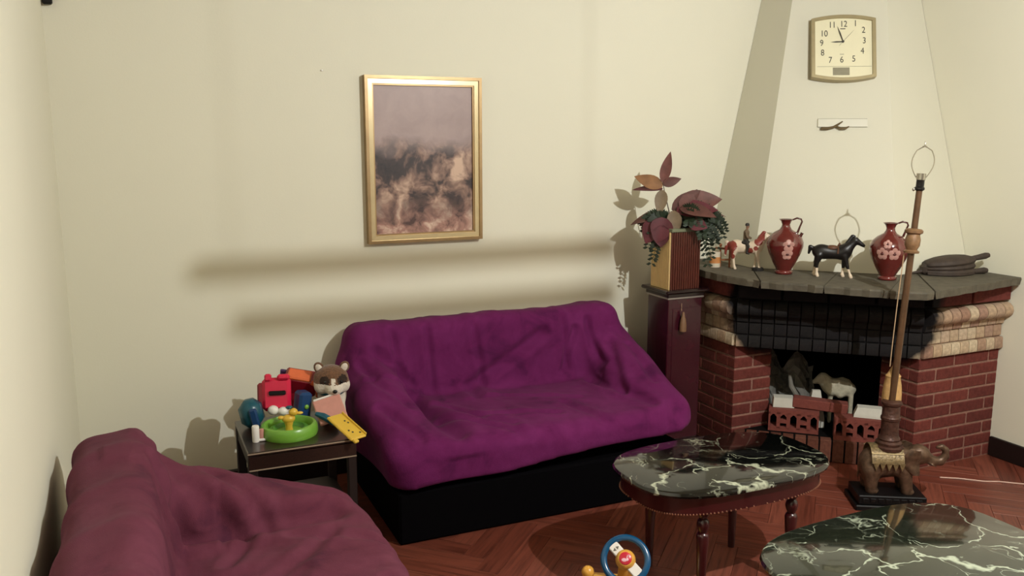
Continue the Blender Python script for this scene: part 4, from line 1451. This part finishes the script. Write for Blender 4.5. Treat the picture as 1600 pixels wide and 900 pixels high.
hollow_brick('left hollow brick standing on the hearth, holes facing out', .30, .105)
hollow_brick('right hollow brick standing on the hearth beside the lamp column', .615, .055)
x, y = on_diag(.425, .125)
tag(MB().box((0, 0, 0), (.265, .07, .05), None, .004).build('loose_brick', 'hollow_brick'), 'plain red brick laid across the tops of the two hollow bricks', 'brick')
lb = bpy.data.objects['loose_brick']; lb.location = (x, y, ZH + .115 + .027); lb.rotation_euler = (0, R(2.0), ang_d + R(-3))
def foam(name, label, t, inset, z, size, rz, taper=.8):
    x, y = on_diag(t, inset)
    w, d_, h_ = size
    m = MB().hull([(sx * w / 2 * k, sy * d_ / 2 * k, zz) for sx in (-1, 1) for sy in (-1, 1) for zz, k in ((0, 1), (h_ * .25, .98), (h_, taper))])
    o = m.build(name, 'foam', None, False)
    o.location = (x, y, z); o.rotation_euler = (0, 0, ang_d + rz)
    return tag(o, label, 'foam block', 'white foam pieces in the opening')
foam('foam_block', 'white foam block on the left hollow brick', .245, .13, ZH + .116, (.105, .07, .05), R(6), .93)
foam('foam_block', 'white tapered foam block on the right hollow brick', .655, .075, ZH + .116, (.145, .07, .05), R(-2), .78)
foam('foam_block', 'small white foam wedge behind the plain red brick', .405, .195, ZH + .001, (.09, .05, .195), R(12), .45)
x, y = on_diag(.50, .29)
LM = thing('lamb_figurine', 'cream woolly lamb figurine in the dark fireplace opening', 'figurine', (x, y, ZH), ang_d + R(180))
def lambf(P):
    d = sd_ell(P, (-.03, 0, .190), (.075, .045, .046))
    for i in range(14):
        a = i * 2.4
        d = smin(d, sd_ell(P, (-.03 + .055 * math.cos(a) * (i % 3 + 1) / 3, .03 * math.sin(a * 1.7), .195 + .028 * math.sin(a)), (.024, .022, .024)), .008)
    d = smin(d, sd_cone(P, (.030, 0, .20), (.055, 0, .228), .040, .034), .03)
    d = smin(d, sd_cone(P, (.065, 0, .242), (.10, 0, .215), .024, .014), .012)
    for s in (-1, 1): d = smin(d, sd_cone(P, (.06, s * .02, .25), (.055, s * .042, .238), .008, .005), .006)
    for x_ in (-.08, .02):
        for s in (-1, 1): d = smin(d, sd_cone(P, (x_, s * .02, .16), (x_, s * .02, .012), .013, .011), .01)
    return d
sdf_obj('body', lambf, (-.13, -.07, -.002), (.13, .07, .29), .0065, 'wool', LM)
x, y = on_diag(.27, .34)
random.seed(8)
gp = []
for i in range(13):
    row = []
    for j in range(13):
        u = i / 12 - .5; v = j / 12
        row.append((u * .24 + random.uniform(-.012, .012), .05 * math.sin(u * 9 + v * 5) + .05 * v + random.uniform(-.014, .014), .001 + v * (.30 + .05 * math.sin(u * 11)) + (random.uniform(-.01, .01) if j else 0)))
    gp.append(row)
o = MB().sheet(gp, .003).build('crumpled_paper', 'grey_paper', None, False)
o.location = (x, y, ZH); o.rotation_euler = (0, 0, ang_d)
tag(o, 'grey crumpled paper rock standing at the left in the fireplace', 'paper')
x, y = on_diag(.30, .22)
o = MB().tube([(-.03, 0, .26), (-.02, 0, .20), (.025, -.01, .13), (.05, -.02, .002)], [.008, .014, .013, .016], 8).build('driftwood', 'grey_paper', None)
o.location = (x, y, ZH); o.rotation_euler = (0, 0, ang_d)
tag(o, 'pale grey bent stick leaning before the crumpled paper', 'stick')

# ------------------------------------------------------------------ elephant floor lamp
EL = thing('elephant_floor_lamp', 'floor lamp without shade on a bronze elephant base before the fireplace', 'lamp', (2.995, 2.620, 0), R(-30))
MB().box((-.012, 0, .012), (.31, .19, .024), None, .004).build('plinth_foot', 'black_paint', EL, False)
MB().box((-.012, 0, .045), (.285, .168, .042), None, .004).build('plinth', 'black_paint', EL, False)
for i in range(8):
    MB().box((-.125 + .032 * i, -.085, .045), (.024, .004, .018), None, .001).build('plinth_carving', 'black_paint', EL, False)
def ele(P):
    d = sd_ell(P, (-.035, 0, .195), (.092, .062, .070))
    d = smin(d, sd_ell(P, (-.085, 0, .185), (.052, .056, .066)), .03)
    d = smin(d, sd_ell(P, (.035, 0, .200), (.058, .055, .062)), .03)
    d = smin(d, sd_ell(P, (.108, 0, .232), (.050, .042, .046)), .025)
    tr = [(.140, 0, .222, .024), (.172, 0, .205, .020), (.202, 0, .205, .017), (.222, 0, .228, .014), (.222, 0, .256, .012), (.204, 0, .272, .010), (.186, 0, .268, .008)]
    for a, b in zip(tr[:-1], tr[1:]):
        d = smin(d, sd_cone(P, a[:3], b[:3], a[3], b[3]), .012)
    for s in (-1, 1):
        d = smin(d, sd_cone(P, (.046, s * .032, .16), (.060, s * .036, .074), .032, .024), .02)
        d = smin(d, sd_cone(P, (-.098, s * .032, .16), (-.090, s * .036, .074), .036, .024), .02)
        d = smin(d, sd_ell(P, (.064, s * .036, .074), (.028, .025, .009)), .008)
        d = smin(d, sd_ell(P, (-.086, s * .036, .074), (.028, .025, .009)), .008)
        d = smin(d, sd_cone(P, (.142, s * .022, .205), (.178, s * .030, .188), .006, .003), .004)
    d = smin(d, sd_cone(P, (-.132, 0, .2), (-.142, 0, .12), .009, .005), .01)
    return d
sdf_obj('elephant', ele, (-.165, -.09, .06), (.25, .09, .30), .0055, 'antique', EL)
for s in (-1, 1):
    g_ = []
    for i in range(7):
        u = i / 6
        row = []
        for j in range(7):
            v = j / 6
            w = math.sin(math.pi * (.12 + .8 * v)) ** .6
            row.append((.098 - u * .072 * w, s * (.046 + .018 * math.sin(u * 2.6) + .004 * math.sin(v * 9)), .265 - v * .112 + u * .012))
        g_.append(row)
    MB().sheet(g_, .005).build('ear', 'antique', EL)
# saddle cloth with a zigzag fringe
sk = MB()
g_ = []
for i in range(13):
    x_ = -.105 + .135 * i / 12
    row = []
    for j in range(15):
        a = R(-82 + 164 * j / 14)
        row.append((x_, .070 * math.sin(a), .198 + .0755 * math.cos(a) + .0))
    g_.append(row)
sk.sheet(g_, .004)
SKO = sk.build('saddle_cloth', 'antique_light', EL)
for s in (-1, 1):
    z_ = MB()
    for i in range(5):
        x_ = -.100 + .027 * i
        z_.hull([(x_, s * .069, .211), (x_ + .026, s * .069, .211), (x_ + .013, s * .071, .178), (x_, s * .074, .211), (x_ + .026, s * .074, .211), (x_ + .013, s * .075, .178)])
    z_.build('fringe', 'antique_light', SKO, False)
    MB().box((-.038, s * .058, .250), (.135, .006, .005), rotm('X', s * 20)).build('cloth_border', 'gold_bright', SKO, False)
MB().lathe([(.062, .258), (.062, .270), (.052, .276), (.054, .288), (.044, .296), (.046, .304), (.040, .314), (.037, .330), (.037, .385), (.041, .390), (.041, .400), (.037, .405),
            (.036, .452), (.042, .458), (.043, .468), (.036, .474), (.014, .476)], 28, (-.02, 0, 0)).build('column', 'column_bronze', EL)
# pole leans slightly; direction of lean expressed in the lamp's own axes
ln = Matrix.Rotation(R(30), 3, 'Z') @ Vector((.062, 0.0, 0))
def pole(z):
    k = (z - .47) / .9
    return Vector((-.02 + ln.x * k, ln.y * k, z))
prm = align(pole(1.37) - pole(.47), (1, 0, 0))
MB().tube([pole(.46), pole(.8), pole(1.1), pole(1.385)], [.0145, .0145, .0135, .0125], 16).build('pole', 'pole_brass', EL)
c0 = pole(1.115)
MB().lathe([(.014, 0), (.030, .002), (.032, .010), (.022, .016), (.024, .022), (.030, .034), (.031, .060), (.027, .074), (.026, .082), (.036, .088), (.037, .098), (.030, .104), (.014, .106)], 24, c0, prm).build('collar', 'collar', EL)
MB().lathe([(.013, 0), (.020, .006), (.020, .014), (.016, .018), (.016, .048), (.017, .05)], 18, pole(1.378), prm).build('socket', 'bakelite', EL)
MB().lathe([(.0185, 0), (.0185, .026), (.017, .027)], 18, pole(1.424), prm).build('socket_shell', 'steel', EL)
MB().ell(pole(1.384) + Vector((-.024, -.004, 0)), (.007, .006, .007), 10, 8).build('switch_knob', 'steel', EL)
hp_ = []
top = pole(1.45)
for i in range(21):
    t = i / 20
    a = math.pi * t
    w = .040 * math.sin(a) ** .55 if 0 < t < 1 else 0
    zz = 1.425 + .128 * (1 - math.cos(a)) / 2
    hp_.append((t, zz, w))
Rl = Matrix.Rotation(R(30), 3, 'Z') @ Vector((.74, -.67, 0))
path = []
for k in range(-16, 17):
    a = math.pi * (1 - abs(k) / 16) 
    q = abs(k) / 16
    w = .019 + .024 * math.sin(math.pi * min(1, q * 1.0)) if q > .12 else .019 * q / .12
    z_ = 1.562 - .128 * q if q > .12 else 1.562 - .128 * .12 * (q / .12) ** 2
    p = pole(z_) + Rl * (w if k >= 0 else -w)
    path.append(p)
MB().tube(path, .0022, 6).build('harp', 'steel', EL)
MB().lathe([(.010, 0), (.010, .003), (.003, .006), (.0025, .022), (.001, .024)], 10, pole(1.560), prm).build('finial', 'steel', EL)
Rl2 = Matrix.Rotation(R(30), 3, 'Z') @ Vector((-.60, -.80, 0))
side = -Rl * .030
MB().tube([pole(1.112) + side * .9, pole(.9) + side * .95, pole(.72) + side * .9, pole(.622) + side * .85], .0022, 6).build('pull_cord', 'cord_beige', EL)
tz = pole(.47) + side * -.15 + Matrix.Rotation(R(30), 3, 'Z') @ Vector((.45, .6, 0)) * .045
MB().lathe([(.040, -.02), (.040, .03), (.036, .07), (.030, .10), (.032, .108), (.024, .118), (.012, .140), (.006, .152), (.004, .156)], 18, (tz.x, tz.y, .468)).build('tassel', 'tassel', EL)

# ------------------------------------------------------------------ toy steering wheel
WH = thing('toy_steering_wheel', 'blue toy steering wheel with amber hub and red emblem on the floor', 'toy', (1.455, 2.325, 0), R(-33))
wrm = rotm('X', 52)
wc = Vector((0, -.02, .205))
MB().tube([wc + wrm @ Vector((.073 * math.cos(a), .073 * math.sin(a), 0)) for a in np.linspace(0, 2 * math.pi, 40, endpoint=False)], .0115, 12, closed=True).build('rim', 'wheel_blue', WH)
MB().lathe([(.032, -.02), (.034, .0), (.031, .014), (.024, .020), (.0, .021)], 28, wc, wrm).build('hub', 'plastic_amber', WH)
dsc = MB().lathe([(.021, .018), (.021, .023), (.018, .025), (0, .0255)], 24, wc, wrm).build('horn_button', 'emblem_red', WH)
em = MB(); em.ell(wc + wrm @ Vector((-.004, -.006, .0262)), (.009, .006, .001), 12, 6, wrm); em.tube([wc + wrm @ Vector(p) for p in ((.003, -.004, .0262), (.006, .008, .0262), (.013, .010, .0262))], .0018, 6)
em.ell(wc + wrm @ Vector((.006, -.004, .0262)), (.005, .005, .001), 10, 6, wrm)
em.build('emblem', 'emblem_pink', dsc)
for a, arrows in ((135, True), (-45, False)):
    rm2 = wrm @ rotm('Z', a - 90)
    sp = MB().box(wc + rm2 @ Vector((0, .046, .002)), (.036, .042, .010), rm2, .003).build('spoke', 'plastic_white', WH, False)
    if arrows:
        for s in (-1, 1):
            tri = [(s * .0025, .052), (s * .0025, .040), (s * .0125, .046)]
            m = MB(); m.prism(tri, .007, .0082)
            m.v = [tuple(wc + rm2 @ Vector(p)) for p in m.v]
            m.build('arrow_mark', 'print_grey', sp, False)
MB().tube([wc + wrm @ Vector((0, 0, -.015)), wc + wrm @ Vector((0, .0, -.07)), (0, .05, .085)], [.020, .024, .03], 16).build('column', 'plastic_amber', WH)
MB().box((-.02, .03, .045), (.27, .19, .09), None, .03).build('base', 'plastic_amber', WH, False)
MB().ell((-.125, -.02, .150), (.022, .022, .022), 18, 12).build('gear_knob', 'plastic_amber', WH)
MB().tube([(-.125, -.01, .08), (-.125, -.018, .14)], [.009, .007], 10).build('gear_stick', 'plastic_amber', WH)

# ------------------------------------------------------------------ small things
tag(MB().tube([(3.45, 2.735, .003), (3.52, 2.69, .003), (3.60, 2.615, .003), (3.66, 2.585, .003), (3.76, 2.50, .003), (3.86, 2.40, .003), (3.94, 2.30, .003)], .003, 6).build('white_cable', 'cable_white'),
    'thin whitish cable lying on the floor by the right wall', 'cable')
tag(MB().ell((.835, YB - .003, 1.893), (.006, .003, .005), 10, 6).build('wall_nail', 'plastic_white'), 'tiny pale nail head in the back wall left of the picture', 'nail')
tag(MB().box((XL + .022, YB - .018, 2.135), (.036, .034, .05), None, .006).build('corner_fitting', 'black_paint', None, False), 'small dark fitting high in the left room corner', 'fitting')
